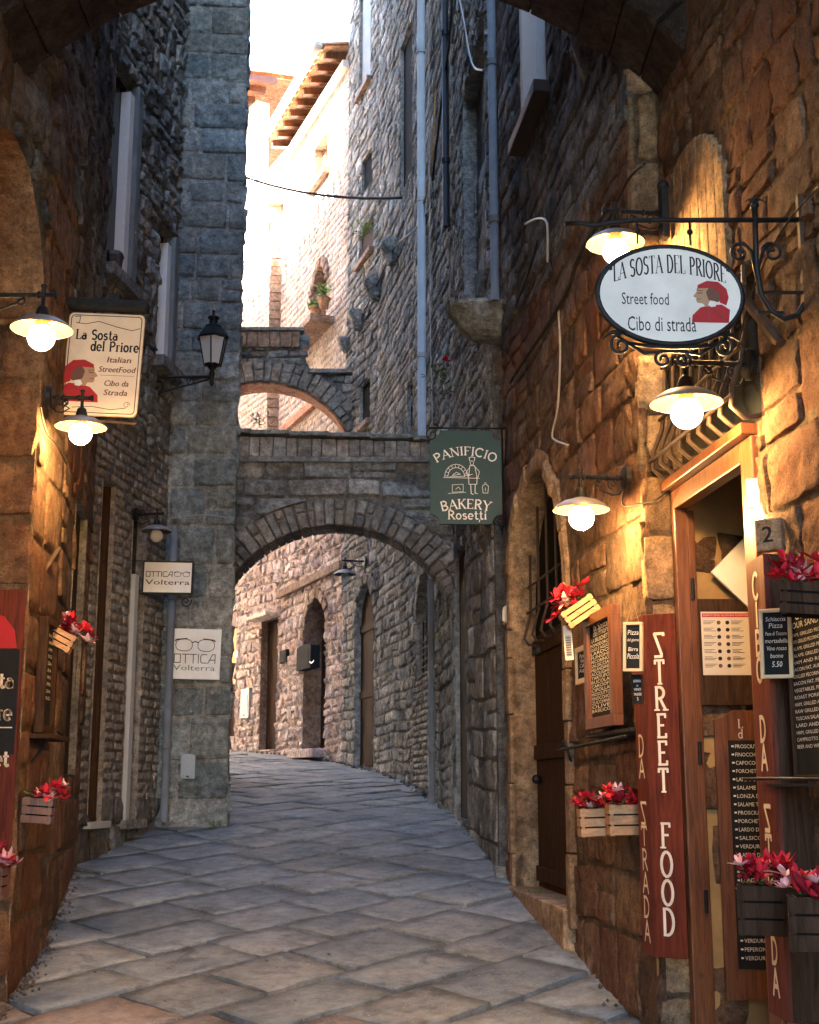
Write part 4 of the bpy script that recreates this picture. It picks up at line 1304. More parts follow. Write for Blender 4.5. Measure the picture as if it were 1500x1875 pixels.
# ------------------------------------------------------------------ arches over the lane
rng = random.Random(71)
def arch_bridge(parent, F, cx, cz, r, ring, a0, a1, n, y_back, x0, x1, top_fn, mat, ring_mat, two=True, cells_h=(.12, .24), seed=1):
    """front stones, ring, and the masonry body with its soffit"""
    rr = random.Random(seed)
    voussoirs(parent, F, cx, cz, r, r + ring, a0, a1, n, y_back, .03, ring_mat, rr, two=two)
    # body behind the facing: outline from x0 to x1 above the arch
    N = 24
    arc = [(cx + (r + .02) * math.cos(math.radians(a1 + (a0 - a1) * i / N)), cz + (r + .02) * math.sin(math.radians(a1 + (a0 - a1) * i / N))) for i in range(N + 1)]
    pts = [(x0, arc[0][1])] + arc + [(x1, arc[-1][1])]
    tops = [(x1 + (x0 - x1) * i / 10, top_fn(x1 + (x0 - x1) * i / 10) - .05) for i in range(11)]
    MB().prism(F, pts + tops, y_back + .01, -.005).build('masonry_core', M['shade_dark'] if mat is M['shade_dark'] else M['mortar'], parent)
arch1 = thing('stone_arch', 'nearer stone arch with brick ring and slab coping across the lane', 'arch', (-.7, 13, 1.3))
AW1 = Wall((-2.0, 13.0), (.55, 13.02))
c1x, c1z, r1 = AW1.hit(612, 1100)[0], 1.30, 1.235
topz = lambda s: 3.50 - .03 * s
arch_bridge(arch1, AW1.F, c1x, c1z, r1, .27, -4, 184, 46, -.44, 0, AW1.L, topz, M['grey'], M['brick_grey'], seed=4)
cells = make_cells(rng, 0, AW1.L, 1.1, 3.2, (.1, .26), (.2, .62), .35)
lay_stones(arch1, AW1, cells, M['grey'], rng, [(c1x - r1 - .25, c1x + r1 + .25, 0, c1z)], [(c1x, c1z, r1 + .27)], gap=.01, proud=.02, rough=.03, warp_a=.04, tonev=.3, limit=200, maxres=8)
x = 0
MB().box(AW1.F, 0, AW1.L, -.42, .07, 3.17, 3.22).build('ledge', M['grey'], arch1)
while x < AW1.L:
    w = rng.uniform(.1, .15)
    mb = MB().box(AW1.F, x + .004, min(x + w, AW1.L) - .004, -.42, .045 + rng.uniform(0, .02), 3.225, 3.44 - .03 * x, tone(rng, .25))
    mb.build('upright_brick', M['brick_grey'], arch1, bev=.008)
    x += w
x = 0
while x < AW1.L:
    w = rng.uniform(.36, .44)
    z = 3.46 - .035 * x
    mb = MB(); vs = []
    a, b = x + .003, min(x + w + .02, AW1.L)
    mb.box(AW1.F.at(0, 0, 0), a, b, -.48, .1, z, z + .045, tone(rng, .15))
    mb.build('coping_slab', M['plaster'] if rng.random() < .0 else M['tower'], arch1, bev=.01)
    x += w
arch2 = thing('stone_arch', 'farther higher stone arch with red soffit and stepped top', 'arch', (-2, 20, 5))
AW2 = Wall((-3.6, 20.0), (-.6, 20.0))
c2x = AW2.hit(480, 700)[0]
r2 = 1.5
c2z = 6.18 - r2
t2 = lambda s: 7.0 if s < AW2.hit(550, 640)[0] else (6.95 - (s - AW2.hit(550, 640)[0]) * 5 if s < AW2.hit(563, 640)[0] else 6.32)
arch_bridge(arch2, AW2.F, c2x, c2z, r2, .32, 0, 180, 34, -.45, 0, AW2.L, lambda s: min(t2(s), 7.0), M['grey'], M['brick_grey'], seed=5)
cells = make_cells(rng, 0, AW2.L, 4.6, 6.9, (.09, .2), (.15, .4), .3)
cells = [c for c in cells if c[3] < t2((c[0] + c[1]) / 2) + .02]
lay_stones(arch2, AW2, cells, M['grey'], rng, [(c2x - r2, c2x + r2, 0, c2z)], [(c2x, c2z, r2 + .3)], gap=.01, proud=.02, rough=.03, limit=120)
N = 18
for i in range(N):   # red brick soffit lining
    a0 = math.pi * i / N; a1 = math.pi * (i + 1) / N
    F = AW2.F
    p = [(c2x + (r2 - .03) * math.cos(a0), c2z + (r2 - .03) * math.sin(a0)), (c2x + (r2 - .03) * math.cos(a1), c2z + (r2 - .03) * math.sin(a1)), (c2x + (r2 + .005) * math.cos(a1), c2z + (r2 + .005) * math.sin(a1)), (c2x + (r2 + .005) * math.cos(a0), c2z + (r2 + .005) * math.sin(a0))]
    MB().prism(F, p, -.5, -.02, tone(rng, .15)).build('soffit_brick', M['brick_red'], arch2)
x = 0
xe = AW2.hit(550, 640)[0]
while x < xe:
    w = rng.uniform(.15, .2)
    MB().box(AW2.F, x + .005, min(x + w, xe) - .005, -.5, .07, 6.72, 6.98, tone(rng, .15)).build('upright_brick', M['brick'], arch2, bev=.01)
    x += w
MB().box(AW2.F, 0, xe + .05, -.52, .1, 6.99, 7.04, ).build('coping_slab', M['grey'], arch2)
MB().box(AW2.F, xe + .12, AW2.L, -.52, .1, 6.30, 6.36, ).build('coping_slab', M['grey'], arch2)
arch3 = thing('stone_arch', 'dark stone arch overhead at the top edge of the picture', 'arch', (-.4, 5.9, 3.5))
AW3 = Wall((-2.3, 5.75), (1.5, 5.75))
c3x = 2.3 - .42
arch_bridge(arch3, AW3.F, c3x, 1.86, 2.30, .34, 30, 150, 22, -.5, 0, AW3.L, lambda s: 4.85, M['shade_dark'], M['shade_dark'], two=False, seed=6)
lay_stones(arch3, AW3, make_cells(rng, 0, AW3.L, 2.6, 4.7, (.15, .3), (.2, .5), .2), M['shade_dark'], rng, [], [(c3x, 1.86, 2.62)], gap=.012, proud=.02, rough=.04, limit=60)

BK = thing('sky_blocker', 'added unseen dark block above the viewpoint that cuts the skylight', 'light blocker', (-.3, 3, 4.9))  # unseen block added over the camera to cut skylight on the near lane
MB().box(Fr((0, 0, 0), (1, 0, 0)), -1.95, 1.9, -5.2, 2.6, 4.9, 7).build('masonry', M['shade_dark'], BK)
# ------------------------------------------------------------------ lamps
def spiral(F, cx, cz, r0, r1, a0, turns, n=22, y=0.0):
    return [F.p(cx + (r0 + (r1 - r0) * i / n) * math.cos(a0 + turns * 2 * math.pi * i / n), y, cz + (r0 + (r1 - r0) * i / n) * math.sin(a0 + turns * 2 * math.pi * i / n)) for i in range(n + 1)]

def wall_lamp(pl, out, arm, label, lit=True, scale=1.0, post=False, group='globe lamps with enamel shades on iron wall arms'):
    """pl = centre of the wall plate, out = horizontal arm direction"""
    out = Vector(out).normalized()
    side = out.cross(UP)
    F = Fr(pl, out, side, UP)      # x along the arm
    t = thing('wall_lamp', label, 'lamp', pl, group=group)
    s = scale
    if post:
        MB().box(F, -.005, .03, -.03, .03, -.13, .13).build('wall_plate', M['iron'], t, bev=.004)
        MB().ball(F.p(.012, 0, .14), .03, 10).build('finial', M['iron'], t, smooth=True)
    else:
        MB().lathe(pl, out, [(0, -.005), (.062 * s, -.005), (.062 * s, .018), (.05 * s, .024), (0, .026)], 22).build('wall_plate', M['iron'], t)
    MB().tube([F.p(.02, 0, 0), F.p(arm + .045, 0, 0)], .0105 * s, 10).build('arm', M['iron'], t, smooth=True)
    m = MB()
    for x in (.05, arm * .45, arm - .02):
        m.lathe(F.p(x, 0, 0), out, [(.012, -.008), (.017, -.003), (.017, .003), (.012, .008)], 10)
    m.lathe(F.p(arm + .045, 0, 0), out, [(.011, 0), (.019, .004), (.019, .012), (.0, .016)], 10)
    m.build('collar', M['iron'], t)
    m = MB()
    e = arm - .05
    m.tube(spiral(F, e - .045, -.028, .022, .006, math.pi / 2, -1.15), .0045, 6)
    m.tube(spiral(F, .075, -.03, .026, .007, math.pi / 2 + 3.3, 1.2), .0045, 6)
    pts = [(e - .03, -.012), (e - .06, -.035), ((e + .1) / 2, -.06), (.08, -.085), (.045, -.082), (.03, -.06)]
    m.tube([F.p(a, 0, b) for a, b in pts], .005, 6)
    m.build('scroll', M['iron'], t, smooth=True)
    # vertical drop
    m = MB()
    o = F.p(arm, 0, 0)
    m.lathe(o, UP, [(0, .048), (.012, .045), (.015, .038), (.009, .03), (.009, -.05 * s), (.013, -.055 * s), (.024 * s, -.062 * s), (.03 * s, -.085 * s), (.034 * s, -.11 * s)], 14)
    m.build('stem', M['iron'] if not post else M['iron'], t, smooth=True)
    zb_ = -.105 * s
    prof = [(.034, 0), (.05, -.006), (.085, -.016), (.118, -.036), (.136, -.055), (.138, -.06)]
    shd = MB().lathe(o, UP, [(r * s, zb_ + h * s) for r, h in prof], 36).build('shade', M['enamel'], t, smooth=True)
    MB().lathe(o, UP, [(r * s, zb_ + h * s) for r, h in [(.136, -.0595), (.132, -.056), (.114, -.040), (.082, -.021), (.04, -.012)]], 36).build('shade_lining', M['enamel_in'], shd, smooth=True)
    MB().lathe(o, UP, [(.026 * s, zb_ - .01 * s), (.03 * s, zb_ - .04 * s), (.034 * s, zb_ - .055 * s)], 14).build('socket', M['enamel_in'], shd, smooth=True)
    MB().ball(o + UP * (zb_ - .098 * s), .060 * s, 24).build('globe', M['globe' if lit else 'globe_off'], t, smooth=True)
    return t

# (e) lamp on the warm wall beyond the door
q, z = R1.hit(1160, 876)
wall_lamp(R1.pt(q, z, .03), R1.n, .235, 'lit globe lamp on the warm wall between the arched door and shop door')
# (d) lamp over the door, under the oval sign
q, z = R0.hit(1388, 668)
wall_lamp(R0.pt(q, z, .03), R0.n, .27, 'lit globe lamp directly under the oval hanging sign', scale=1.03)
# (c) lamp behind the oval sign
q, z = R0.hit(1243, 392)
wall_lamp(R0.pt(q, z, .06), R0.n, .255, 'lit globe lamp with square wall plate, partly behind the oval sign', post=True)
# (a) left upper, (b) left lower
pa = at(80, 540, 5.35)
wall_lamp(Vector((-1.935, 5.35, pa.z)), (1, 0, 0), pa.x + 1.935, 'lit globe lamp in front of the cream hanging sign, the higher left one', scale=.93)
q, z = Lb.hit(78, 727)
pb = at(150, 727, Lb.pt(q, 0).y)
wall_lamp(Lb.pt(q, z, .03), Lb.n, (pb - Lb.pt(q, z, .03)).dot(Lb.n), 'lit globe lamp hanging right below the cream sign, the lower left one')
# unlit ones
q, z = Ld.hit(243, 942)
wall_lamp(Ld.pt(q, z, .02), Ld.n, .2, 'unlit shaded lamp above the small white optician sign', lit=False, scale=.95)
pf = at(660, 1035, 19.9)
q, z = MW[3].hit(672, 1028)
wall_lamp(MW[3].pt(q, z, .02), (-1, -.25, 0), .30, 'unlit shaded lamp on the far wall seen under the arch', lit=False, scale=1.25)

# lantern on the tower side
pl = at(262, 690, 11.75)
LT = thing('street_lantern', 'old six-sided iron street lantern on scrolled bracket before the tower', 'lantern', pl)
FL = Fr(pl, (1, 0, 0))
endx = at(388, 690, 11.75).x - pl.x
MB().tube([FL.p(-.25, 0, -.005), FL.p(0, 0, 0), FL.p(endx + .0, 0, 0)], .014, 8).build('arm', M['iron'], LT, smooth=True)
m = MB()
m.tube(spiral(FL, .13, -.085, .085, .015, math.pi / 2, 1.7), .009, 6)
m.tube(spiral(FL, .30, -.045, .05, .01, math.pi / 2, -1.4), .008, 6)
m.tube(spiral(FL, .44, -.04, .042, .01, math.pi / 2, 1.4), .007, 6)
m.tube([FL.p(-.1, 0, -.2), FL.p(.05, 0, -.2), FL.p(.2, 0, -.14), FL.p(.33, 0, -.1), FL.p(.48, 0, -.06), FL.p(endx - .02, 0, -.02)], .009, 6)
m.build('scroll_bracket', M['iron'], LT, smooth=True)
lo = FL.p(endx, 0, 0)
m = MB(); m.lathe(lo, UP, [(0, -.09), (.012, -.08), (.022, -.06), (.012, -.03), (.02, 0), (.028, .03), (.018, .06), (.05, .1), (.085, .115)], 10)
m.build('foot', M['iron'], LT, smooth=True)
cor = [2 * math.pi * (k + .5) / 6 for k in range(6)]
zl0, zl1 = .11, .37
ra, rb = .082, .135
for k in range(6):
    a, b = cor[k], cor[(k + 1) % 6]
    P = lambda r, t, z: lo + Vector((r * math.cos(t), r * math.sin(t), z))
    MB().tube([P(ra, a, zl0), P(rb, a, zl1)], .007, 5).build('glazing_bar', M['iron'], LT)
    MB().add([P(ra - .003, a, zl0), P(ra - .003, b, zl0), P(rb - .003, b, zl1), P(rb - .003, a, zl1)], [(0, 1, 2, 3)]).build('pane', M['globe_off'], LT)
MB().lathe(lo, UP, [(rb + .005, zl1 - .012), (rb + .022, zl1), (rb + .012, zl1 + .02), (.085, .47), (.08, .485)], 6).build('hood', M['iron'], LT)
MB().lathe(lo, UP, [(.08, .485), (.04, .50), (.038, .55), (.055, .56), (.055, .575), (.02, .59), (.012, .62), (.018, .635), (0, .65)], 12).build('chimney_cap', M['iron'], LT, smooth=True)

# ------------------------------------------------------------------ hanging oval sign and its bracket
YS = 4.55
def camface(u, v, Y, yaw=0.0):
    return Fr(at(u, v, Y), (1, 0, 0)).yaw(yaw)
OC = at(1227, 541, YS)
FO = Fr(OC, (1, .06, 0))
HS = thing('hanging_sign', 'oval white hanging sign with red-capped profile and street food lettering', 'sign', OC)
kx = YS / FPX / .955
rx_, rz_ = 139 * kx, 101 * kx * .97
N = 48
el = [(rx_ * math.cos(2 * math.pi * i / N), rz_ * math.sin(2 * math.pi * i / N)) for i in range(N)]
MB().prism(FO, [(a * .95, b * .94) for a, b in el], -.008, .008).build('panel', M['sign_white'], HS)
MB().tube([FO.p(a * .975, 0, b * .965) for a, b in el], .0115, 8, closed=True).build('rim', M['iron'], HS, smooth=True)
def pxl(F, Y, u, v):
    """pixel -> local x,z on a camera-facing frame"""
    p = at(u, v, Y)
    d = p - F.o
    return d.dot(F.ex), d.dot(F.ez)
P_ = lambda u, v: pxl(FO, YS, u, v)
m = MB()
# arched title
def title_path():
    base = P_(1227, 510)
    x0 = P_(1114, 518)[0]; x1 = P_(1338, 507)[0]
    def f(px, pz):
        t = (px - x0) / (x1 - x0)
        zc_ = P_(1227, 500)[1]
        sag = .042 * abs(2 * t - 1) ** 2
        return px, zc_ - sag - .004 * (1 - t) + pz * (1 + .12 * math.sin(math.pi * t))
    return x0, x1, f
x0, x1, tf = title_path()
serif(m, FO, '"LA SOSTA DEL PRIORE"', x0, 0, .060, y=.0095, width=x1 - x0, align='l', path=tf, thick=.14, thin=.05)
a = P_(1137, 560); b = P_(1224, 560)
text(m, FO, 'Street food', a[0], a[1], .046, y=.0095, width=b[0] - a[0])
a = P_(1148, 608); b = P_(1275, 608)
text(m, FO, 'Cibo di strada', a[0], a[1], .056, y=.0095, width=b[0] - a[0])
m.build('lettering', M['ink'], HS)
def poly(F, pts, y, mat, name, parent):
    MB().prism(F, pts, y - .001, y).build(name, mat, parent)
def profile(F, c, s, face, parent, y=.0095):
    g = lambda L: [(c[0] + face * a * s, c[1] + b * s) for a, b in L]
    m = MB()
    m.line(F, g([(-.3, -.46), (-.2, -.3), (-.06, -.14)]), .012 * s * 1.6, y + .003)
    m.line(F, g([(.02, -.46), (.06, -.3), (.04, -.16)]), .012 * s * 1.6, y + .003)
    m.line(F, g([(-.33, .05), (-.3, .22), (-.15, .34), (.05, .38)]), .014 * s, y + .003)
    m.line(F, g([(.17, .17), (.27, .17)]), .02 * s, y + .003)
    m.line(F, g([(.15, .22), (.28, .23)]), .016 * s, y + .003)
    m.line(F, g([(.21, .03), (.29, .035)]), .014 * s, y + .003)
    m.build('painted_lines', M['brown_ink'], parent)
    m = MB(); m.prism(F, g([(-.13, -.02), (.0, .0), (.05, -.1), (-.02, -.15), (-.12, -.13)]), y + .0032, y + .0036); m.build('painted_collar', M['white_paint'], parent)
    """plain generic bust in profile with a soft red cap; face=+1 looks right, -1 looks left"""
    f = lambda L: [(c[0] + face * a * s, c[1] + b * s) for a, b in L]
    poly(F, f([(-.40, -.5), (.42, -.5), (.40, -.34), (.22, -.16), (.02, -.1), (-.26, -.08), (-.44, -.2)]), y + .0006, M['red_paint'], 'painted_robe', parent)
    poly(F, f([(-.12, -.12), (.1, -.14), (.16, -.06), (.28, -.05), (.31, .02), (.29, .05), (.37, .1), (.29, .2), (.28, .29), (.05, .33), (-.14, .2)]), y + .0012, M['skin_paint'], 'painted_face', parent)
    poly(F, f([(-.2, -.02), (-.04, -.04), (.04, .04), (.08, .2), (.0, .32), (-.22, .3), (-.3, .1)]), y + .0018, M['brown_ink'], 'painted_hair', parent)
    poly(F, f([(-.36, -.1), (-.22, -.04), (-.22, .18), (-.06, .3), (.27, .28), (.26, .36), (.05, .46), (-.2, .44), (-.38, .28), (-.42, .08)]), y + .0024, M['red_paint'], 'painted_cap', parent)
profile(FO, P_(1300, 551), 84 * kx, -1, HS)
# iron scrolls below the sign
m = MB()
y0 = -rz_
m.tube([FO.p(x, 0, y0 - .005 + .02 * (x / .2) ** 2) for x in (-.16, -.08, 0, .08, .16)], .007, 6)
m.tube(spiral(FO, -.185, y0 + .0, .04, .008, math.pi * .5, 1.3, y=0), .006, 6)
m.tube(spiral(FO, .185, y0 + .0, .04, .008, math.pi * .5, -1.3, y=0), .006, 6)
m.tube(spiral(FO, -.035, y0 - .05, .032, .006, math.pi * .4, 1.4), .006, 6)
m.tube(spiral(FO, .035, y0 - .05, .032, .006, math.pi * .6, -1.4), .006, 6)
m.tube([FO.p(a, 0, b) for a, b in ((-.2, y0 + .035), (-.1, y0 - .03), (-.03, y0 - .02), (.03, y0 - .02), (.1, y0 - .03), (.2, y0 + .035))], .006, 6)
for sg in (-1, 1):
    m.tube([FO.p(sg * .17, 0, y0 + .05), FO.p(sg * .22, 0, y0 + .045), FO.p(sg * .25, 0, y0 + .02)], .012, 6, r_end=.002)
m.build('scrollwork', M['iron'], HS, smooth=True)
for u in (1167, 1265):
    a = P_(u, 445)[0]; zt_ = P_(u, 405)[1]; z_b = P_(u, 443)[1]
    m = MB(); m.tube([FO.p(a, 0, zt_), FO.p(a, 0, z_b - .01)], .004, 6); m.ball(FO.p(a, 0, (zt_ + z_b) / 2), .012, 10)
    m.build('hanger', M['iron'], HS, smooth=True)
SB = thing('sign_bracket', 'wrought iron wall bracket with scrolls and fleur finial holding the oval sign', 'bracket', FO.p(.46, 0, .2))
Z = lambda u, v: FO.p(P_(u, v)[0], 0, P_(u, v)[1])
MB().tube([Z(1032, 415), Z(1060, 413), Z(1085, 417), Z(1120, 410), Z(1160, 405), Z(1300, 401), Z(1486, 396)], .010, 8).build('top_bar', M['iron'], SB, smooth=True)
MB().tube([Z(1385, 372), Z(1388, 480), Z(1397, 535), Z(1415, 565), Z(1440, 580), Z(1465, 572), Z(1482, 545), Z(1484, 470)], .011, 8).build('hook', M['iron'], SB, smooth=True)
MB().box(FO, P_(1473, 500)[0], P_(1487, 500)[0], -.012, .012, P_(1480, 560)[1], P_(1480, 352)[1]).build('wall_post', M['iron_brown'], SB)
MB().tube([Z(1397, 532), Z(1484, 530)], .007, 8).build('cross_bar', M['iron'], SB)
MB().tube([Z(1390, 568), Z(1440, 568)], .006, 8).build('cross_bar', M['iron'], SB)
m = MB()
def sp(u, v, r0, a0, tr):
    c = P_(u, v); m.tube(spiral(FO, c[0], c[1], r0, .008, a0, tr), .0065, 6)
sp(1357, 460, .04, math.pi * .1, 1.35); sp(1418, 458, .04, math.pi * .9, -1.35)
m.tube([Z(1388, 500), Z(1378, 455), Z(1362, 440)], .0065, 6); m.tube([Z(1389, 500), Z(1400, 455), Z(1414, 440)], .0065, 6)
m.build('scroll', M['iron'], SB, smooth=True)
m = MB(); c = Z(1385, 372)
m.lathe(c, UP, [(.014, -.01), (.018, 0), (.010, .012), (.016, .024), (0, .04)], 8)
for k in (-1, 1): m.tube([c + Vector((0, 0, .01)), c + Vector((k * .02, 0, .025)), c + Vector((k * .034, 0, .015))], .006, 5, r_end=.002)
m.build('finial', M['iron'], SB)
MB().tube([at(1362, 545, 4.9), at(1430, 628, 4.75)], .022, 8).build('strut', M['iron_brown'], SB)
bpy.data.objects['strut'].parent = SB

# ------------------------------------------------------------------ left rectangular hanging sign
YL = 7.62
LC = at(189, 668, YL)
FLs = Fr(LC, (1, 0, 0)).roll(math.radians(-2.5))
kl = YL / FPX / .965
HS2 = thing('hanging_sign', 'cream upright hanging sign with red-capped profile behind the left lamps', 'sign', LC)
def rrect(w, h, r, n=5):
    pts = []
    for cx, cz, a in ((w / 2 - r, h / 2 - r, 0), (-w / 2 + r, h / 2 - r, 90), (-w / 2 + r, -h / 2 + r, 180), (w / 2 - r, -h / 2 + r, 270)):
        pts += [(cx + r * math.cos(math.radians(a + 90 * i / n)), cz + r * math.sin(math.radians(a + 90 * i / n))) for i in range(n + 1)]
    return pts
ws, hs = 140 * kl, 196 * kl
MB().prism(FLs, rrect(ws, hs, .03), -.012, .012).build('panel', M['sign_cream'], HS2, bev=.003)
m = MB()
bp_ = rrect(ws - .03, hs - .03, .022)
m.line(FLs, bp_ + [bp_[0]], .005, .0135)
L_ = lambda a, b: (a * ws / 2, b * hs / 2)
m.line(FLs, [L_(-.8, .8), L_(-.55, .78), L_(-.2, .84), L_(.3, .74), L_(.7, .68), L_(.9, .73)], .004, .0136)
m.line(FLs, [L_(-.85, .92), L_(-.7, .93), L_(-.72, .8), L_(-.8, .8)], .004, .0136)
m.line(FLs, [L_(-.7, -.86), L_(-.2, -.83), L_(.3, -.88), L_(.7, -.84)], .004, .0136)
m.tube([FLs.p(*(L_(.72, -.8)[0], .0135, L_(.72, -.8)[1]))] * 2, .001, 4)
sp_ = [(L_(.72, -.78)[0] + (.02 - .0008 * i) * math.cos(i * .5), L_(.72, -.78)[1] + (.02 - .0008 * i) * math.sin(i * .5)) for i in range(16)]
m.line(FLs, sp_, .003, .0136)
m.line(FLs, [L_(-.05, -.215), L_(.85, -.215)], .002, .0136)
m.build('border_lines', M['ink'], HS2)
m = MB()
serif(m, FLs, 'La Sosta', L_(-.78, 0)[0], L_(0, .48)[1], .058, y=.0137, width=.255, align='l', thick=.17, thin=.09)
m.build('lettering', M['ink'], HS2); m = MB()
serif(m, FLs, 'del Priore', L_(.93, 0)[0], L_(0, .26)[1], .058, y=.0137, width=.29, align='r', thick=.17, thin=.09)
m.build('lettering', M['ink'], HS2)
m = MB()
for s_, x_, z_, w_ in (('Italian', .42, .04, .14), ('StreetFood', .38, -.15, .215), ('Cibo da', .40, -.42, .145), ('Strada', .40, -.6, .14)):
    m = MB(); text(m, FLs, s_, L_(x_, 0)[0], L_(0, z_)[1], .036, y=.0137, width=w_, align='c', slant=.18, bold=.0012)
    m.build('script_lettering', M['brown_ink'], HS2)
profile(FLs, L_(-.54, -.32), .27, 1, HS2, y=.0137)
CB = thing('sign_canopy', 'dark metal bar with small hood fixed above the cream hanging sign', 'bracket', at(190, 558, YL - .05))
fc = Fr(at(189, 560, YL - .05), (1, 0, 0)).roll(math.radians(-3))
MB().box(fc, -.27, .27, -.05, .05, -.022, .028).build('bar', M['iron'], CB, bev=.004)
MB().box(fc, .03, .1, -.03, .03, .029, .075).build('clamp', M['iron'], CB, bev=.004)
MB().tube([fc.p(-.27, -.0, 0), fc.p(-.4, -.02, .0)], .014, 8).build('wall_rod', M['iron'], CB)
MB().tube([at(85, 762, YL), at(150, 768, YL), at(250, 776, YL)], .009, 8).build('lower_rod', M['iron_brown'], CB)

# ------------------------------------------------------------------ bakery sign
YBk = 9.55
BC = at(853, 874, YBk)
FB = Fr(BC, (1, .02, 0))
kb = YBk / FPX / .975
BS = thing('hanging_sign', 'dark green bakery sign with scooped corners and white baker drawing', 'sign', BC)
w2, h2, cr = 66 * kb, 88 * kb, .075
pts = []
for sx, sz in ((1, 1), (-1, 1), (-1, -1), (1, -1)):
    arc = [(sx * w2 - sx * cr * math.cos(math.radians(a)), sz * h2 - sz * cr * math.sin(math.radians(a))) for a in (90, 70, 45, 20, 0)]
    # concave corner around the corner point
    arc = [(sx * (w2 - cr * math.cos(math.radians(a))), sz * (h2 - cr * math.sin(math.radians(a)))) for a in ((90, 65, 45, 25, 0))]
    if sx * sz > 0: arc = arc if sx > 0 else arc
    arc = [(sx * w2 - sx * cr * math.sin(math.radians(t)), sz * h2 - sz * cr * math.cos(math.radians(t))) for t in (0, 25, 45, 65, 90)]
    if sx * sz < 0: arc.reverse()
    pts += arc
MB().prism(FB, pts, -.012, .012).build('panel', M['sign_green'], BS, bev=.002)
m = MB()
serif(m, FB, 'PANIFICIO', 0, .165, .062, y=.0135, width=.45, arc=.42, thick=.16, thin=.07)
m.build('lettering', M['white_paint'], BS); m = MB()
serif(m, FB, 'BAKERY', 0, -.235, .068, y=.0135, width=.36, arc=.75, thick=.16, thin=.07)
m.build('lettering', M['white_paint'], BS); m = MB()
serif(m, FB, 'Rosetti', 0.01, -.315, .062, y=.0135, width=.29, thick=.15, thin=.07)
m.line(FB, [(.1, -.318), (.095, -.335)], .006, .0135)
m.build('lettering', M['white_paint'], BS)
m = MB(); lw = .0035; yy = .0135
ov = [(-.07 + .085 * math.cos(math.radians(a)), .0 + .095 * math.sin(math.radians(a))) for a in range(0, 181, 15)]
m.line(FB, ov, lw, yy)
iv = [(-.07 + .062 * math.cos(math.radians(a)), .0 + .07 * math.sin(math.radians(a))) for a in range(0, 181, 15)]
m.line(FB, iv, lw, yy)
for a in range(15, 180, 20):
    ca, sa = math.cos(math.radians(a)), math.sin(math.radians(a))
    m.line(FB, [(-.07 + .062 * ca, .07 * sa), (-.07 + .085 * ca, .095 * sa)], lw * .8, yy)
m.line(FB, [(-.165, -.005), (.1, -.01)], lw, yy)
m.line(FB, [(-.1, .01), (-.07, .035), (-.04, .02), (-.1, .01)], lw, yy)      # loaf on the peel
m.line(FB, [(-.12, .0), (-.02, .005), (.05, .02)], lw, yy)
# baker
m.line(FB, _arc(.045, .105, .013, .016, 0, 360, 10), lw, yy)
m.line(FB, [(.03, .12), (.025, .145), (.045, .152), (.068, .145), (.062, .12)], lw * 1.4, yy)
m.line(FB, [(.03, .085), (.02, .0), (.022, -.055), (.08, -.055), (.082, .0), (.065, .085), (.03, .085)], lw * 1.2, yy)
m.line(FB, [(.065, .08), (.1, .04), (.09, .0), (.075, -.005)], lw, yy)
m.line(FB, [(.03, .075), (.0, .03), (.03, .01)], lw, yy)
m.line(FB, [(.035, -.055), (.038, -.125), (.055, -.13)], lw * 1.4, yy)
m.line(FB, [(.068, -.055), (.066, -.12), (.084, -.125)], lw * 1.4, yy)
m.line(FB, [(-.1, -.06), (-.02, -.055), (-.02, -.11), (-.1, -.115), (-.1, -.06)], lw * .8, yy)
m.line(FB, [(-.075, -.095), (-.055, -.075), (-.04, -.095)], lw * .8, yy)
m.line(FB, [(-.13, -.125), (.0, -.115)], lw * .8, yy)
m.line(FB, [(.125, -.12), (.12, -.07), (.135, -.055), (.15, -.055), (.165, -.07), (.16, -.12), (.125, -.12)], lw, yy)
m.line(FB, [(.135, -.045), (.15, -.045)], lw, yy); m.line(FB, [(.142, -.08), (.142, -.105)], lw, yy)
m.build('baker_drawing', M['white_paint'], BS)
BB = thing('sign_bracket', 'thin scrolled iron bar carrying the green bakery sign', 'bracket', FB.p(.27, 0, .36))
m = MB(); m.tube([FB.p(-.27, 0, h2 + .02), FB.p(0, 0, h2 + .022), FB.p(.30, 0, h2 + .02)], .006, 8)
m.tube(spiral(FB, -.245, h2 - .03, .05, .008, math.pi / 2, 1.3), .005, 6)
m.tube(spiral(FB, -.25, h2 - .075, .035, .03, math.pi / 2, .5), .004, 6)
m.build('top_bar', M['iron'], BB, smooth=True)
m = MB(); m.tube([FB.p(.27, 0, h2 + .02), FB.p(.275, 0, -h2 - .0)], .006, 6); m.tube(spiral(FB, .235, -h2 + .03, .042, .006, 0, -1.6), .005, 6)
m.build('side_bar', M['iron'], BB, smooth=True)
for x_ in (-.12, .12): 
    m = MB(); m.tube([FB.p(x_, 0, h2), FB.p(x_, 0, h2 + .025)], .003, 6); m.build('hook', M['iron'], BB)

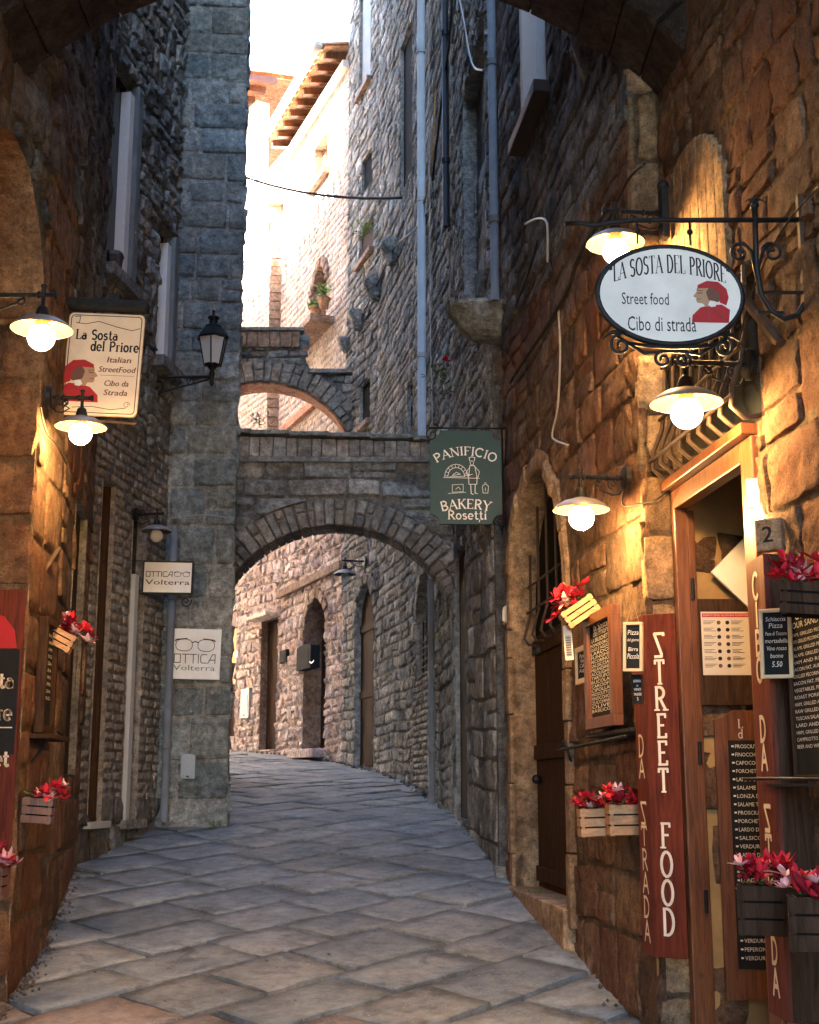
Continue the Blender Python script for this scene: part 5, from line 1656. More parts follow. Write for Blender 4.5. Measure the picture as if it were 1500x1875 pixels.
# ------------------------------------------------------------------ optician signs
def glasses(m, F, c, w, y, lw):
    cx, cz = c
    for sg in (-1, 1):
        e = []
        for i in range(15):
            a = 2 * math.pi * i / 14
            X = cx + sg * w * .265 + w * .2 * math.copysign(abs(math.cos(a)) ** .8, math.cos(a))
            Zq = cz + w * .145 * math.copysign(abs(math.sin(a)) ** .8, math.sin(a))
            e.append((X, Zq))
        m.line(F, e, lw, y)
        m.line(F, [(cx + sg * w * .48, cz + w * .1), (cx + sg * w * .44, cz + w * .13), (cx + sg * w * .2, cz + w * .155)], lw * 1.8, y)
    m.line(F, [(cx - w * .07, cz + w * .06), (cx, cz + w * .09), (cx + w * .07, cz + w * .06)], lw * 1.5, y)
sqs = {'O': (.9, [[(.08, .05), (.08, .95), (.75, .95), (.75, .05), (.08, .05)]]), 'T': (.85, [[(.02, .95), (.8, .95)], [(.41, .95), (.41, 0)]]), 'I': (.3, [[(.12, 0), (.12, 1)]]),
       'C': (.85, [[(.75, .95), (.2, .95), (.08, .8), (.08, .2), (.2, .05), (.75, .05)]]), 'A': (.9, [[(.02, 0), (.5, .97), (.8, .97), (.8, 0)], [(.22, .38), (.8, .38)]])}
def square_text(m, F, s, x, z, h, width, y, lw):
    adv = sum(sqs[c][0] for c in s)
    k = width / adv
    for c in s:
        for st in sqs[c][1]:
            m.line(F, [(x + a * k, z + b * h) for a, b in st], lw, y)
        x += sqs[c][0] * k
q, z = T1.hit(358, 1199)
FP = Fr(T1.pt(q, z, .075), T1.ex).roll(math.radians(-1.2))
OS = thing('wall_sign', 'square white optician sign with large glasses on the tower face', 'sign', FP.o)
kp = 12.15 / FPX
MB().box(FP, -47 * kp, 47 * kp, -.03, 0, -46 * kp, 46 * kp).build('panel', M['sign_white'], OS, bev=.003)
m = MB()
glasses(m, FP, (0, 16 * kp), 76 * kp, .0025, .006)
square_text(m, FP, 'OTTICA', -38 * kp, -17 * kp, 17 * kp, 77 * kp, .0025, .007)
m.build('glasses_and_lettering', M['ink'], OS)
m = MB(); text(m, FP, 'Volterra', -38 * kp, -30 * kp, 10 * kp, y=.0025, width=76 * kp)
m.build('lettering', M['pipe_grey'], OS)
Y2 = 11.55
C2 = at(308, 1058, Y2); F2s = Fr(C2, (1, .0, 0)).roll(math.radians(-1)); k2 = Y2 / FPX
SS = thing('hanging_sign', 'small white optician sign in black frame projecting before the drainpipe', 'sign', C2)
MB().box(F2s, -44 * k2, 44 * k2, -.02, .02, -28 * k2, 28 * k2).build('panel', M['sign_white'], SS)
m = MB()
for a in ((-46, 46, 28, 30.5), (-46, 46, -30.5, -28), (-46.5, -44, -28, 28), (44, 46.5, -28, 28)):
    m.box(F2s, a[0] * k2, a[1] * k2, -.026, .026, a[2] * k2, a[3] * k2)
m.build('frame', M['iron'], SS)
m = MB()
square_text(m, F2s, 'OTTICA', -41 * k2, 1 * k2, 10 * k2, 50 * k2, .0225, .006)
glasses(m, F2s, (26 * k2, 6 * k2), 30 * k2, .0225, .004)
text(m, F2s, 'Volterra', -41 * k2, -13.5 * k2, 9.5 * k2, y=.0225, width=82 * k2)
m.build('lettering', M['ink'], SS)
m = MB(); m.tube([F2s.p(-.35, 0, .145), F2s.p(-.2, 0, .146)], .005, 6); m.tube([F2s.p(-.35, 0, -.145), F2s.p(-.2, 0, -.146)], .005, 6)
m.tube(spiral(F2s, .165, -.205, .05, .006, math.pi * .1, -1.5), .005, 6)
m.build('arm', M['iron'], SS, smooth=True)

# ------------------------------------------------------------------ shop boards
STYL = {'S': 'z'}
def column_text(m, F, s, x, z0, z1, w, y, fat=.16, step=None):
    """letters one under the other"""
    n = len(s)
    h = (z0 - z1) / n
    for i, c in enumerate(s):
        if c == ' ': continue
        hh = h * .80
        g = STYL.get(c, c)
        adv, st, sr = GL[g]
        kx_ = w / max(.45, adv) if c != 'I' else w * 1.1
        zz = z0 - (i + 1) * h
        for k, pts in st:
            m.line(F, [(x - adv * kx_ / 2 + a * kx_, zz + b * hh) for a, b in pts], (fat if k else fat * .75) * w, y)
        for a, b in sr:
            m.line(F, [(x - adv * kx_ / 2 + (a - .16) * kx_, zz + b * hh), (x - adv * kx_ / 2 + (a + .16) * kx_, zz + b * hh)], fat * .55 * w, y)

def box_sign(W, q_near, proj_, depth, ztop, zbot, label, txt_front, txt_side, side_z):
    """post-like box with two lettered faces: one along the street, one towards the camera"""
    B0 = W.pt(q_near, zbot, 0)
    t = thing('shop_sign', label, 'sign', B0)
    MB().box(W.F, q_near - depth, q_near, .0, proj_, zbot, ztop).build('box', M['wood_red'], t, bev=.003)
    # camera face
    Fc = Fr(W.pt(q_near, 0, proj_), -W.n)      # x runs from the street edge to the wall
    Fc = Fr(W.pt(q_near, 0, proj_), -W.n, W.ex)
    m = MB()
    if txt_front: column_text(m, Fc, txt_front[0], proj_ * .52, txt_front[1], txt_front[2], proj_ * .34, .002)
    if txt_front: m.build('front_lettering', M['cream_paint'], t)
    m = MB()
    Fs = Fr(W.pt(q_near - depth, 0, proj_), W.ex)
    column_text(m, Fs, txt_side[0], depth * .55, side_z[0], side_z[1], depth * .52, .002, .13)
    m.build('side_lettering', M['cream_paint'], t)
    return t
qn = R1.L - .02
zt1 = R1.hit(1205, 1123, .12)[1]; zb1 = R1.hit(1225, 1750, .12)[1]
zl_t = R1.hit(1215, 1155, .12)[1]; zl_b = R1.hit(1235, 1718, .12)[1]
# this one stands proud of the pier face so the front reads STREET FOOD
QX = Wall((1.045, 6.05), (1.245, 5.99))
SFs = thing('shop_sign', 'red wooden post sign lettered street food beside the shop door', 'sign', (1.1, 6.1, zb1))
uL, uR = 1187, 1252
pF = at(1187, 1400, 6.05); pG = at(1246, 1400, 5.98)
QX = Wall((pF.x, pF.y), (pG.x, pG.y))
ztq = QX.hit(1210, 1124)[1]; zbq = QX.hit(1230, 1755)[1]
MB().box(QX.F, 0, QX.L, -.02, 0, zbq, ztq).build('front_board', M['wood_red'], SFs, bev=.002)
side_far = at(1166, 1400, 6.24)
QS = Wall((side_far.x, 6.24), (pF.x, pF.y + .0))
MB().box(QS.F, 0, QS.L, -.02, 0, zbq, ztq - .0).build('side_board', M['wood_red'], SFs, bev=.002)
m = MB()
def ztx(v): return QX.hit(1215, v)[1]
for c, v0, v1 in (('S', 1160, 1202), ('T', 1209, 1252), ('R', 1258, 1300), ('E', 1308, 1350), ('E', 1358, 1400), ('T', 1408, 1450), ('F', 1508, 1552), ('O', 1560, 1605), ('O', 1612, 1657), ('D', 1664, 1712)):
    g = STYL.get(c, c); adv, st, sr = GL[g]
    if c == 'F': m.build('street_lettering', M['cream_paint'], SFs); m = MB()
    z1_, z0_ = ztx(v0), ztx(v1); hh = z1_ - z0_
    wd = .046 if c in 'STEF' else .056
    xc = QX.L * .47
    kx_ = wd / adv
    for k, p in st:
        m.line(QX.F, [(xc - adv * kx_ / 2 + a * kx_, z0_ + b * hh) for a, b in p], .0125 if k else .010, .003)
    for a, b in sr:
        m.line(QX.F, [(xc - adv * kx_ / 2 + (a - .15) * kx_, z0_ + b * hh), (xc - adv * kx_ / 2 + (a + .15) * kx_, z0_ + b * hh)], .007, .003)
m.build('food_lettering', M['cream_paint'], SFs)
m = MB()
for c, v0, v1 in (('D', 1346, 1384), ('A', 1390, 1424), ('S', 1470, 1508), ('T', 1514, 1548), ('R', 1556, 1592), ('A', 1598, 1634), ('D', 1642, 1678), ('A', 1684, 1722)):
    g = STYL.get(c, c); adv, st, sr = GL[g]
    if v0 == 1470: m.build('side_lettering', M['cream_paint'], SFs); m = MB()
    zz = lambda v: QS.hit(1182, v)[1]
    hh = zz(v0) - zz(v1); wd = QS.L * .5; kx_ = wd / adv
    for k, p in st:
        m.line(QS.F, [(QS.L * .5 - wd / 2 + a * kx_, zz(v1) + b * hh) for a, b in p], .012, .003)
m.build('side_lettering', M['cream_paint'], SFs)
# the twin post nearer the camera: CIBO DA STRADA on its street face
SG = thing('shop_sign', 'red wooden post sign lettered cibo da strada at the right edge of the doorway', 'sign', (1.3, 4.9, -1))
pA = at(1386, 1400, 5.02); pB = at(1418, 1400, 4.80)
QD = Wall((pA.x, pA.y), (pB.x, pB.y))
QE = Wall((pB.x, pB.y), (pB.x + .13, pB.y + .01))
zt2 = QD.hit(1400, 1012)[1]; zb2 = QD.hit(1420, 1860)[1]
MB().box(QD.F, 0, QD.L, -.02, 0, zb2, zt2).build('street_board', M['wood_red'], SG, bev=.002)
MB().box(QE.F, 0.002, QE.L, -.02, 0, zb2, zt2).build('front_board', M['wood_dark'], SG, bev=.002)  # dark wood stands for the unlit side: shade put into its colour
m = MB()
for c, v0, v1 in (('C', 1040, 1088), ('I', 1096, 1142), ('B', 1150, 1194), ('O', 1202, 1246), ('D', 1312, 1356), ('A', 1364, 1410), ('S', 1476, 1520), ('T', 1530, 1580), ('R', 1592, 1638), ('A', 1646, 1692), ('D', 1712, 1756), ('A', 1766, 1812)):
    g = STYL.get(c, c); adv, st, sr = GL[g]
    if v0 in (1312, 1476): m.build('lettering', M['cream_paint'], SG); m = MB()
    zz = lambda v: QD.hit(1402, v)[1]
    hh = zz(v0) - zz(v1); wd = QD.L * (.36 if c != 'I' else .12); kx_ = wd / adv
    for k, p in st:
        m.line(QD.F, [(QD.L * .5 - wd / 2 + a * kx_, zz(v1) + b * hh) for a, b in p], .016, .003)
m.build('lettering', M['cream_paint'], SG)

# chalkboards and menus -------------------------------------------------
def board(name, label, F, w, h, fr, fmat, lines, cat='chalkboard', group=None, bmat='board', txt='chalk', thick=.018, slant=.12, title=None, hang=None):
    t = thing(name, label, cat, F.o, group=group)
    MB().box(F, -w / 2 + fr, w / 2 - fr, -thick, -thick * .3, -h / 2 + fr, h / 2 - fr).build('writing_surface', M[bmat], t)
    for a in ((-w / 2, w / 2, h / 2 - fr, h / 2), (-w / 2, w / 2, -h / 2, -h / 2 + fr), (-w / 2, -w / 2 + fr, -h / 2 + fr, h / 2 - fr), (w / 2 - fr, w / 2, -h / 2 + fr, h / 2 - fr)):
        MB().box(F, a[0], a[1], -thick, thick * .3, a[2], a[3]).build('frame', M[fmat], t, bev=.002)
    m = MB()
    for (s_, z_, hh, ww) in lines:
        text(m, F, s_, 0 if ww > 0 else -w / 2 + fr + .012, z_ * (h / 2 - fr), hh, y=-thick * .3 + .0015, width=abs(ww) * (w - 2 * fr), align='c' if ww > 0 else 'l', slant=slant)
    m.build('writing', M[txt], t)
    if hang:
        MB().tube([F.p(-w * .3, 0, h / 2), F.p(0, 0, h / 2 + hang), F.p(w * .3, 0, h / 2)], .002, 5).build('hanging_string', M['wood_pale'], t)
    return t
# board hanging in front of the menu frame (near x 1160)
pc = at(1159, 1184, 5.9)
board('chalkboard', 'small cream-framed chalkboard hanging over the corner of the post sign', Fr(pc, (1, -.45, 0)).roll(math.radians(-2)), .088, .218, .013, 'wood_white',
      [('Pizza', .55, .022, .8), ('del giorno', .25, .014, .85), ('Birra', -.2, .018, .7), ('Piccola', -.55, .024, .85)], hang=.1, group='cream-framed chalkboards')
q, z = R1.hit(1093, 1217)
board('chalkboard', 'narrow cream-framed chalkboard left of the tall wall menu', Fr(R1.pt(q, z, .08), R1.ex), .30, .20, .028, 'wood_white',
      [('Panini', .5, .026, .6), ('Vino', .15, .022, .5), ('Caffe', -.2, .022, .6), ('Acqua', -.55, .022, .7)], group='cream-framed chalkboards')
q, z = R1.hit(1133, 1228)
qa_, _ = R1.hit(1108, 1228); qb_, _ = R1.hit(1162, 1228)
menu = [('la Sosta', .86, .035, .62), ('del Priore', .74, .035, .7), ('LA BRUSCHETTA', .62, .022, .85)] + [(w_, .52 - i * .088, .017, -.8) for i, w_ in enumerate(('POMODORO', 'OLIO E AGLIO', 'LARDO', 'FUNGHI', 'PECORINO', 'SALSICCIA', 'MELANZANE', 'ACCIUGHE', 'TARTUFO', 'RUCOLA', 'CARCIOFI', 'CIPOLLA', 'PROSCIUTTO', 'FINOCCHIO', 'ZUCCHINE', 'OLIVE', 'BASILICO'))]
ztm = R1.hit(1130, 1120)[1]; zbm = R1.hit(1140, 1332)[1]
board('menu_board', 'tall wood-framed wall menu standing on the thin iron shelf', Fr(R1.pt((qa_ + qb_) / 2, (ztm + zbm) / 2, .10), R1.ex), qb_ - qa_, ztm - zbm, .055, 'wood', menu, cat='menu board', thick=.04, slant=0)
# small black card under the first
pc = at(1167, 1262, 5.95)
board('price_card', 'small black card dangling below the hanging chalkboard by the post sign', Fr(pc, (1, -.5, 0)), .05, .13, .004, 'wood_dark', [('BIRRA', .5, .012, .8), ('e', .2, .01, .2), ('VINO', -.1, .012, .8), ('TAGLIERE', -.45, .012, .85), ('5', -.8, .014, .15)], cat='card', slant=0)
# shelf
q0s = R1.hit(1052, 1362)[0]
SHF = thing('wall_shelf', 'thin black iron shelf rail under the tall wall menu', 'shelf', R1.pt(q0s, R1.hit(1110, 1345)[1], 0))
zsf = R1.hit(1140, 1342)[1]
m = MB(); m.box(R1.F, qa_ - .1, R1.L - .05, 0, .09, zsf - .012, zsf + .006); m.build('shelf_plate', M['iron'], SHF, bev=.003)
m = MB(); m.tube([R1.pt(q0s, zsf - .06, .10), R1.pt(R1.L - .05, zsf - .035, .11)], .009, 8); m.tube([R1.pt(q0s, zsf - .12, .02), R1.pt(q0s, zsf - .0, .06), R1.pt(q0s, zsf - .06, .10)], .009, 8)
m.build('rail', M['iron'], SHF, smooth=True)
# board on the near post (1395-1445, 1115-1240)
pc = at(1421, 1178, 4.7)
board('chalkboard', 'cream-framed chalkboard with a handwritten price by the number plate', Fr(pc, (1, -.62, 0)).roll(math.radians(-1)), .115, .245, .013, 'wood_white',
      [('Schiaccia', .72, .016, .8), ('Pizza', .5, .018, .55), ('Pane di Toscana', .26, .014, .85), ('mortadella', .02, .016, .9), ('Vino rosso', -.22, .016, .8), ('buono', -.46, .016, .5), ('5.50', -.75, .02, .4)], group='cream-framed chalkboards')
# large black menu at the right edge
pm = at(1478, 1255, 4.42)
qx = R0.hit(1480, 1255)
lines = [('la Sosta', .93, .036, .6), ('del Priore', .84, .036, .72), ('OUR SANDWICH', .74, .022, .86)] + [(w_, .64 - i * .083, .0125, -.86) for i, w_ in enumerate(('HAM, GRILLED PECORINO', 'HAM, GRILLED PECORINO, TOMATO', 'SALAMI, GRILLED PECORINO', 'SALAMI, GRILLED PEPPERS', 'HAM AND ROCKET', 'BACON FAT, AUBERGINES', 'GRILLED PECORINO CHEESE', 'BACON FAT, PECORINO', 'VEGETABLES, PECORINO', 'ROAST PORK, OLIVES', 'HAM, GRILLED AUBERGINE', 'RAW GRILLED TOMATO', 'TUSCAN SALAMI, CHEESE', 'LARD AND HONEY', 'HAM, GRILLED EGGPLANT', 'CAMPRIOTTO AND SALAD', 'BEER AND WINE BY GLASS'))]
board('menu_board', 'large black sandwich menu at the right edge above the iron shelf', Fr(at(1492, 1258, 4.5), Vector((R0.ex.x, R0.ex.y, 0))), .42, .60, .012, 'wood_dark', lines, cat='menu board', slant=0, thick=.02)
RL = thing('wall_shelf', 'long polished iron shelf rail below the large black menu', 'shelf', at(1440, 1426, 4.7))
MB().tube([at(1362, 1427, 4.98), at(1430, 1426, 4.6), at(1540, 1428, 4.2)], .006, 8).build('rail', M['iron'], RL, smooth=True)
MB().box(Fr(at(1475, 1432, 4.5), Vector((R0.ex.x, R0.ex.y, 0))), -.35, .4, -.06, .0, -.015, -.005).build('shelf_plate', M['iron'], RL)
# interior: framed poster, white panel, wall menu
YI = 6.26
FI = Fr(at(1322, 1188, YI), (1, 0, 0))
PO = thing('framed_poster', 'allergen poster with round symbols in a dark frame inside the doorway', 'poster', FI.o)
ki = YI / FPX
MB().box(FI, -46 * ki, 60 * ki, -.02, 0, -102 * ki, 92 * ki).build('frame', M['wood_dark'], PO)
MB().box(FI, -36 * ki, 58 * ki, .0, .003, -48 * ki, 68 * ki).build('paper', M['paper'], PO)
MB().box(FI, -34 * ki, 56 * ki, .003, .005, 58 * ki, 65 * ki).build('heading_band', M['red_paint'], PO)
m = MB(); text(m, FI, 'ELENCO DEGLI ALLERGENI ALIMENTARI', -32 * ki, 60 * ki, 3.4 * ki, y=.0055, width=84 * ki); m.build('heading', M['paper'], PO)
m = MB(); m2 = MB()
for r_ in range(7):
    for c_ in range(2):
        cx_ = (-4 if c_ == 0 else 12) * ki; cz_ = (48 - r_ * 13.2) * ki
        pp = [(cx_ + 3.7 * ki * math.cos(t * .5236), cz_ + 3.7 * ki * math.sin(t * .5236)) for t in range(12)]
        (m2 if (c_ + r_) % 3 == 0 else m).prism(FI, pp, .003, .005)
        for l_ in range(3):
            x_ = (-32 if c_ == 0 else 19) * ki
            m.line(FI, [(x_, cz_ + (3 - l_ * 2.6) * ki), (x_ + (22 - 4 * ((l_ * 7 + r_) % 3)) * ki, cz_ + (3 - l_ * 2.6) * ki)], .9 * ki, .0045)
m.build('symbols', M['ink'], PO); m2.build('coloured_symbols', M['brown_ink'], PO)
WPn = thing('wall_panel', 'blank white square panel hung as a diamond inside the doorway', 'panel', at(1370, 1048, YI))
MB().box(Fr(at(1370, 1048, YI - .02), (1, 0, 0)).roll(math.radians(45)), -.125, .125, -.02, .01, -.125, .125).build('panel', M['sign_white'], WPn, bev=.004)
FM = Fr(at(1372, 1550, YI), (1, 0, 0))
IM = thing('menu_board', 'tall wooden menu of cold cuts on the wall inside the doorway', 'menu board', FM.o)
MB().prism(FM, [(-52 * ki, -260 * ki), (50 * ki, -260 * ki), (50 * ki, 240 * ki), (-20 * ki, 240 * ki), (-35 * ki, 228 * ki), (-52 * ki, 222 * ki)], -.02, .0).build('backboard', M['wood'], IM)
MB().box(FM, -29 * ki, 45 * ki, 0, .004, -208 * ki, 186 * ki).build('writing_surface', M['board'], IM)
m = MB()
serif(m, FM, 'L', -10 * ki, 208 * ki, 15 * ki, y=.004, align='l'); serif(m, FM, 'd', -10 * ki, 190 * ki, 15 * ki, y=.004, align='l')
for i, w_ in enumerate(('PROSCIUTTO', 'FINOCCHIONA', 'CAPOCOLLO,', 'PORCHETTA', 'LARDO DI COLONNATA', 'SALAME DI CINTA', 'LONZA DI CINTA', 'SALAME TOSCANO', 'PROSCIUTTO E', 'PORCHETTA E', 'LARDO DI COLONNATA', 'SALSICCIA E', 'VERDURE MISTE', 'LARDO DI COLONNATA', 'UOVO ALLA PIASTRA', 'SALSICCIA', 'LONZA DI CINTA', 'PECORINO', 'MOZZARELLA', 'HAMBURGER', 'VEGANO', 'VEGETARIANO', 'ZUCCHINE', 'VERDURE ALLA', 'PEPERONI, MELANZANE', 'VERDURE MISTE')):
    zz = (172 - i * 14.6) * ki
    text(m, FM, w_, -17 * ki, zz, 7 * ki, y=.0055, width=len(w_) * 5.2 * ki)
    m.line(FM, [(-23 * ki, zz + 3.5 * ki), (-20 * ki, zz + 3.5 * ki)], 3 * ki, .0055)
m.build('writing', M['chalk'], IM, kind='stuff')

# number plate and bulkhead light by the door
NP = thing('number_plate', 'thick stone house number plate reading 2 beside the doorway', 'number plate', at(1410, 975, 4.86))
fn = Fr(at(1406, 978, 4.85), (1, -.75, 0))
MB().box(fn, -.05, .05, -.05, .0, -.062, .062).build('plate', M['warm_plain'], NP, bev=.008)
m = MB(); text(m, fn, '2', 0, -.03, .062, y=.0025, align='c', bold=.002); m.build('numeral', M['iron'], NP)
BL = thing('bulkhead_light', 'boxy lit light fitting in the corner of the door frame', 'light', at(1388, 930, 5.12))
fb_ = Fr(at(1380, 905, 5.14), (1, -.3, 0))
MB().box(fb_, -.025, .045, -.04, .02, -.05, .06).build('housing', M['plastic'], BL, bev=.006)
m = MB(); m.tube([fb_.p(.014, -.005, -.055), fb_.p(.016, -.005, -.135)], .016, 10); o_ = m.build('bulb', M['globe'], BL, smooth=True)

# ------------------------------------------------------------------ flower crates
def petal(mb, o, d, L, w, curl):
    d = d.normalized(); side = d.cross(UP)
    if side.length < .1: side = Vector((1, 0, 0))
    side.normalize(); up = side.cross(d)
    vs = []
    prof = [(0, .15), (.3, .8), (.6, 1.0), (.85, .65), (1, .08)]
    for t, ww in prof:
        c = o + d * L * t + up * curl * L * t * t
        for k in (-1, 0, 1):
            vs.append(c + side * k * w * ww - up * (w * .35 * ww if k == 0 else 0))
    fs = []
    for i in range(len(prof) - 1):
        for k in (0, 1):
            fs.append((i * 3 + k, i * 3 + k + 1, (i + 1) * 3 + k + 1, (i + 1) * 3 + k))
    mb.add(vs, fs)
def flower_crate(F, w, d, h, label, seed, nfl=11, fl=1.0, wood='wood_pale', tag_=False, lean=(0, 0), spiky=False):
    """F: centre of the crate base"""
    rr = random.Random(seed)
    t = thing('flower_crate', label, 'flower crate', F.o, group='slatted wooden crates of red flowers on the shop walls')
    n = 3
    sl = h / n
    for i in range(n):
        a, b = i * sl + .004, (i + 1) * sl - .004
        MB().box(F, -w / 2, w / 2, d / 2 - .006, d / 2, a, b).build('slat', M[wood], t)
        MB().box(F, -w / 2, w / 2, -d / 2, -d / 2 + .006, a, b).build('slat', M[wood], t)
        MB().box(F, -w / 2, -w / 2 + .006, -d / 2 + .007, d / 2 - .007, a, b).build('slat', M[wood], t)
        MB().box(F, w / 2 - .006, w / 2, -d / 2 + .007, d / 2 - .007, a, b).build('slat', M[wood], t)
    for sx in (-1, 1):
        for sy in (-1, 1):
            cx_, cy_ = sx * (w / 2 - .014), sy * (d / 2 - .014)
            MB().box(F, cx_ - .007, cx_ + .007, cy_ - .007, cy_ + .007, 0, h).build('corner_post', M[wood], t)
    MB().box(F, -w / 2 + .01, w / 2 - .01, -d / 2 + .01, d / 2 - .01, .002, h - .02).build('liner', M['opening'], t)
    nfl = int(nfl * 1.7); fl *= .82
    for i in range(nfl):
        c = F.p(rr.uniform(-.52, .52) * w + lean[0] * rr.random(), rr.uniform(-.4, .5) * d, h + rr.uniform(-.01, .075) * fl)
        m = MB()
        L = rr.uniform(.045, .07) * fl
        npt = rr.choice((6, 8, 9))
        tilt_ = Vector((rr.uniform(-.5, .5), rr.uniform(-.7, .1), 1)).normalized()
        tilt_ = (F.ez * tilt_.z + F.ex * tilt_.x + F.en * (-tilt_.y)).normalized()
        ax = tilt_.orthogonal().normalized(); bx = tilt_.cross(ax)
        for k in range(npt):
            a = 2 * math.pi * k / npt + rr.uniform(-.2, .2)
            dd = (ax * math.cos(a) + bx * math.sin(a)) * rr.uniform(.7, 1.1) + tilt_ * rr.uniform(.25, .9)
            petal(m, c, dd, L * rr.uniform(.7, 1.2), L * .22, rr.uniform(-.5, .4))
        white = rr.random() < .16 or (i == 0)
        m.build('flower', M['petal_pink'] if white else M['petal_dark'] if rr.random() < .35 else M['petal'], t, smooth=True)
    for i in range(int(nfl * .25) if spiky else 0):       # soft pointed plumes
        c = F.p(rr.uniform(-.4, .4) * w, rr.uniform(-.3, .3) * d, h + .01)
        dd = (F.ez + F.ex * rr.uniform(-.7, .7) + F.en * rr.uniform(-.2, .6)).normalized()
        m = MB(); pts = [c + dd * .02 * k for k in range(5)]
        ax = dd.orthogonal().normalized()
        prof = [(.004, 0), (.013, .02), (.017, .045), (.014, .07), (.006, .09), (0, .098)]
        m.lathe(c, dd, [(r_ * fl, hh * fl) for r_, hh in prof], 8)
        m.build('plume', M['petal_dark'] if rr.random() < .5 else M['petal'], t, smooth=True)
    mg = MB()
    for _ in range(10):
        c = F.p(rr.uniform(-.5, .5) * w, rr.uniform(-.4, .5) * d, h + rr.uniform(-.01, .03))
        petal(mg, c, Vector((rr.uniform(-1, 1), rr.uniform(-1, 1), rr.uniform(-.2, .8))), .045 * fl, .011 * fl, -.2)
    mg.build('leaves', M['leaf'], t, smooth=True)
    if tag_:
        pass
    return t
# tilted crate on the warm wall (1005-1095, 1060-1150)
Yc = 6.95
fcr = Fr(at(1071, 1136, Yc), (1, .0, 0)).roll(math.radians(34))
flower_crate(fcr, .19, .13, .10, 'tilted slatted crate of bright red flowers by the arched door', 11, 11, 1.25, lean=(-.06, 0))
PT = thing('price_tag', 'white barcode label strip dangling under the tilted flower crate', 'label', at(1040, 1175, Yc))
ft = Fr(at(1041, 1177, Yc + .03), (1, 0, 0)).roll(math.radians(3)).yaw(.3)
MB().box(ft, -.022, .022, -.001, .001, -.09, .09).build('strip', M['plastic'], PT)
m = MB()
for i in range(26):
    m.line(ft, [(-.014, -.07 + i * .0042), (.014, -.07 + i * .0042)], .0011 + .0012 * ((i * 7) % 3), .0022)
m.build('barcode', M['ink'], PT)
Yc = 6.55
flower_crate(Fr(at(1091, 1532, Yc + .05), (1, .02, 0)).roll(math.radians(2)), .155, .12, .135, 'left crate of the pair of red flower crates beside the post sign', 12, 10, 1.0, lean=(-.03, 0))
flower_crate(Fr(at(1146, 1530, Yc - .1), (1, .02, 0)).roll(math.radians(1)), .165, .12, .145, 'right crate of the pair of red flower crates beside the post sign', 13, 12, 1.05)
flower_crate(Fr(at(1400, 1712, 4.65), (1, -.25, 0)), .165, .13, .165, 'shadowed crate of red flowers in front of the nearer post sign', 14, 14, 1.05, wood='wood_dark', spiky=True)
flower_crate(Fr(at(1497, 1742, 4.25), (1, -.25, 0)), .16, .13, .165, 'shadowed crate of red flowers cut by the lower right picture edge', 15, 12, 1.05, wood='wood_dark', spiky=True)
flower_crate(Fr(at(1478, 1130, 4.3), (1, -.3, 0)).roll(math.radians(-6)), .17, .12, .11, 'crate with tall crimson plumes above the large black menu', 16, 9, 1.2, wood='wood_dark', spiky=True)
# left side
q, z = Lb.hit(96, 1170)
flower_crate(Fr(at(103, 1186, 7.55), (1, .15, 0)).roll(math.radians(-28)), .155, .12, .105, 'tilted slatted crate of red flowers on the left wall', 17, 12, 1.2, lean=(.07, 0))
flower_crate(Fr(at(68, 1508, 7.0), (1, .1, 0)).roll(math.radians(-4)), .15, .12, .13, 'lower crate of red and white flowers on the left wall', 18, 12, 1.05, wood='wood', lean=(.07, 0))
flower_crate(Fr(at(-22, 1640, 5.9), (1, .0, 0)), .15, .12, .12, 'crate of red flowers just cut by the left picture edge', 19, 10, 1.1, wood='wood', lean=(.06, 0))

# ------------------------------------------------------------------ left wall: red board, menu, shelf, bracket
RB = thing('shop_sign', 'dark red wooden sign with cream lettering at the left picture edge', 'sign', at(0, 1300, 6.85))
fr_ = Fr(at(-60, 1320, 6.84), (1, 0, 0)); kk = 6.84 / FPX
MB().box(fr_, -90 * kk, 92 * kk, -.02, .0, -270 * kk, 240 * kk).build('board', M['wood_red'], RB, bev=.003)
MB().prism(fr_, [(-60 * kk, 132 * kk), (82 * kk, 132 * kk), (76 * kk, 165 * kk), (56 * kk, 190 * kk), (20 * kk, 200 * kk), (-60 * kk, 200 * kk)], .0, .003).build('painted_robe', M['red_paint'], RB)
MB().box(fr_, -88 * kk, 88 * kk, .0, .004, -60 * kk, 130 * kk).build('dark_field', M['board'], RB)
m = MB()
serif(m, fr_, 'Sosta', 82 * kk, 60 * kk, 26 * kk, y=.006, align='r', thick=.2, thin=.12)
serif(m, fr_, 'Priore', 82 * kk, 2 * kk, 26 * kk, y=.006, align='r', thick=.2, thin=.12)
serif(m, fr_, 'Street', 82 * kk, -80 * kk, 26 * kk, y=.006, align='r', thick=.2, thin=.12)
m.line(fr_, [(-80 * kk, -12 * kk), (82 * kk, -12 * kk)], 2 * kk, .006)
m.build('lettering', M['cream_paint'], RB)
qm0 = Lb.hit(62, 1240)[0]; qm1 = Lb.hit(84, 1240)[0]
zt_, zb_ = Lb.hit(75, 1132)[1], Lb.hit(75, 1345)[1]
board('menu_board', 'dark framed menu board above the small shelf on the left wall', Fr(Lb.pt((qm0 + qm1) / 2, (zt_ + zb_) / 2, .05), Lb.ex), qm1 - qm0, zt_ - zb_, .04, 'wood_dark',
      [(w_, .8 - i * .14, .018, .8) for i, w_ in enumerate(('MENU', 'PANINI', 'SALUMI', 'FORMAGGI', 'PIZZA', 'BIRRA', 'VINO', 'CAFFE', 'ACQUA', 'DOLCI'))], cat='menu board', slant=0, thick=.04)
LS = thing('wall_shelf', 'small dark shelf under the left wall menu board', 'shelf', Lb.pt(qm0, zb_ - .03, 0))
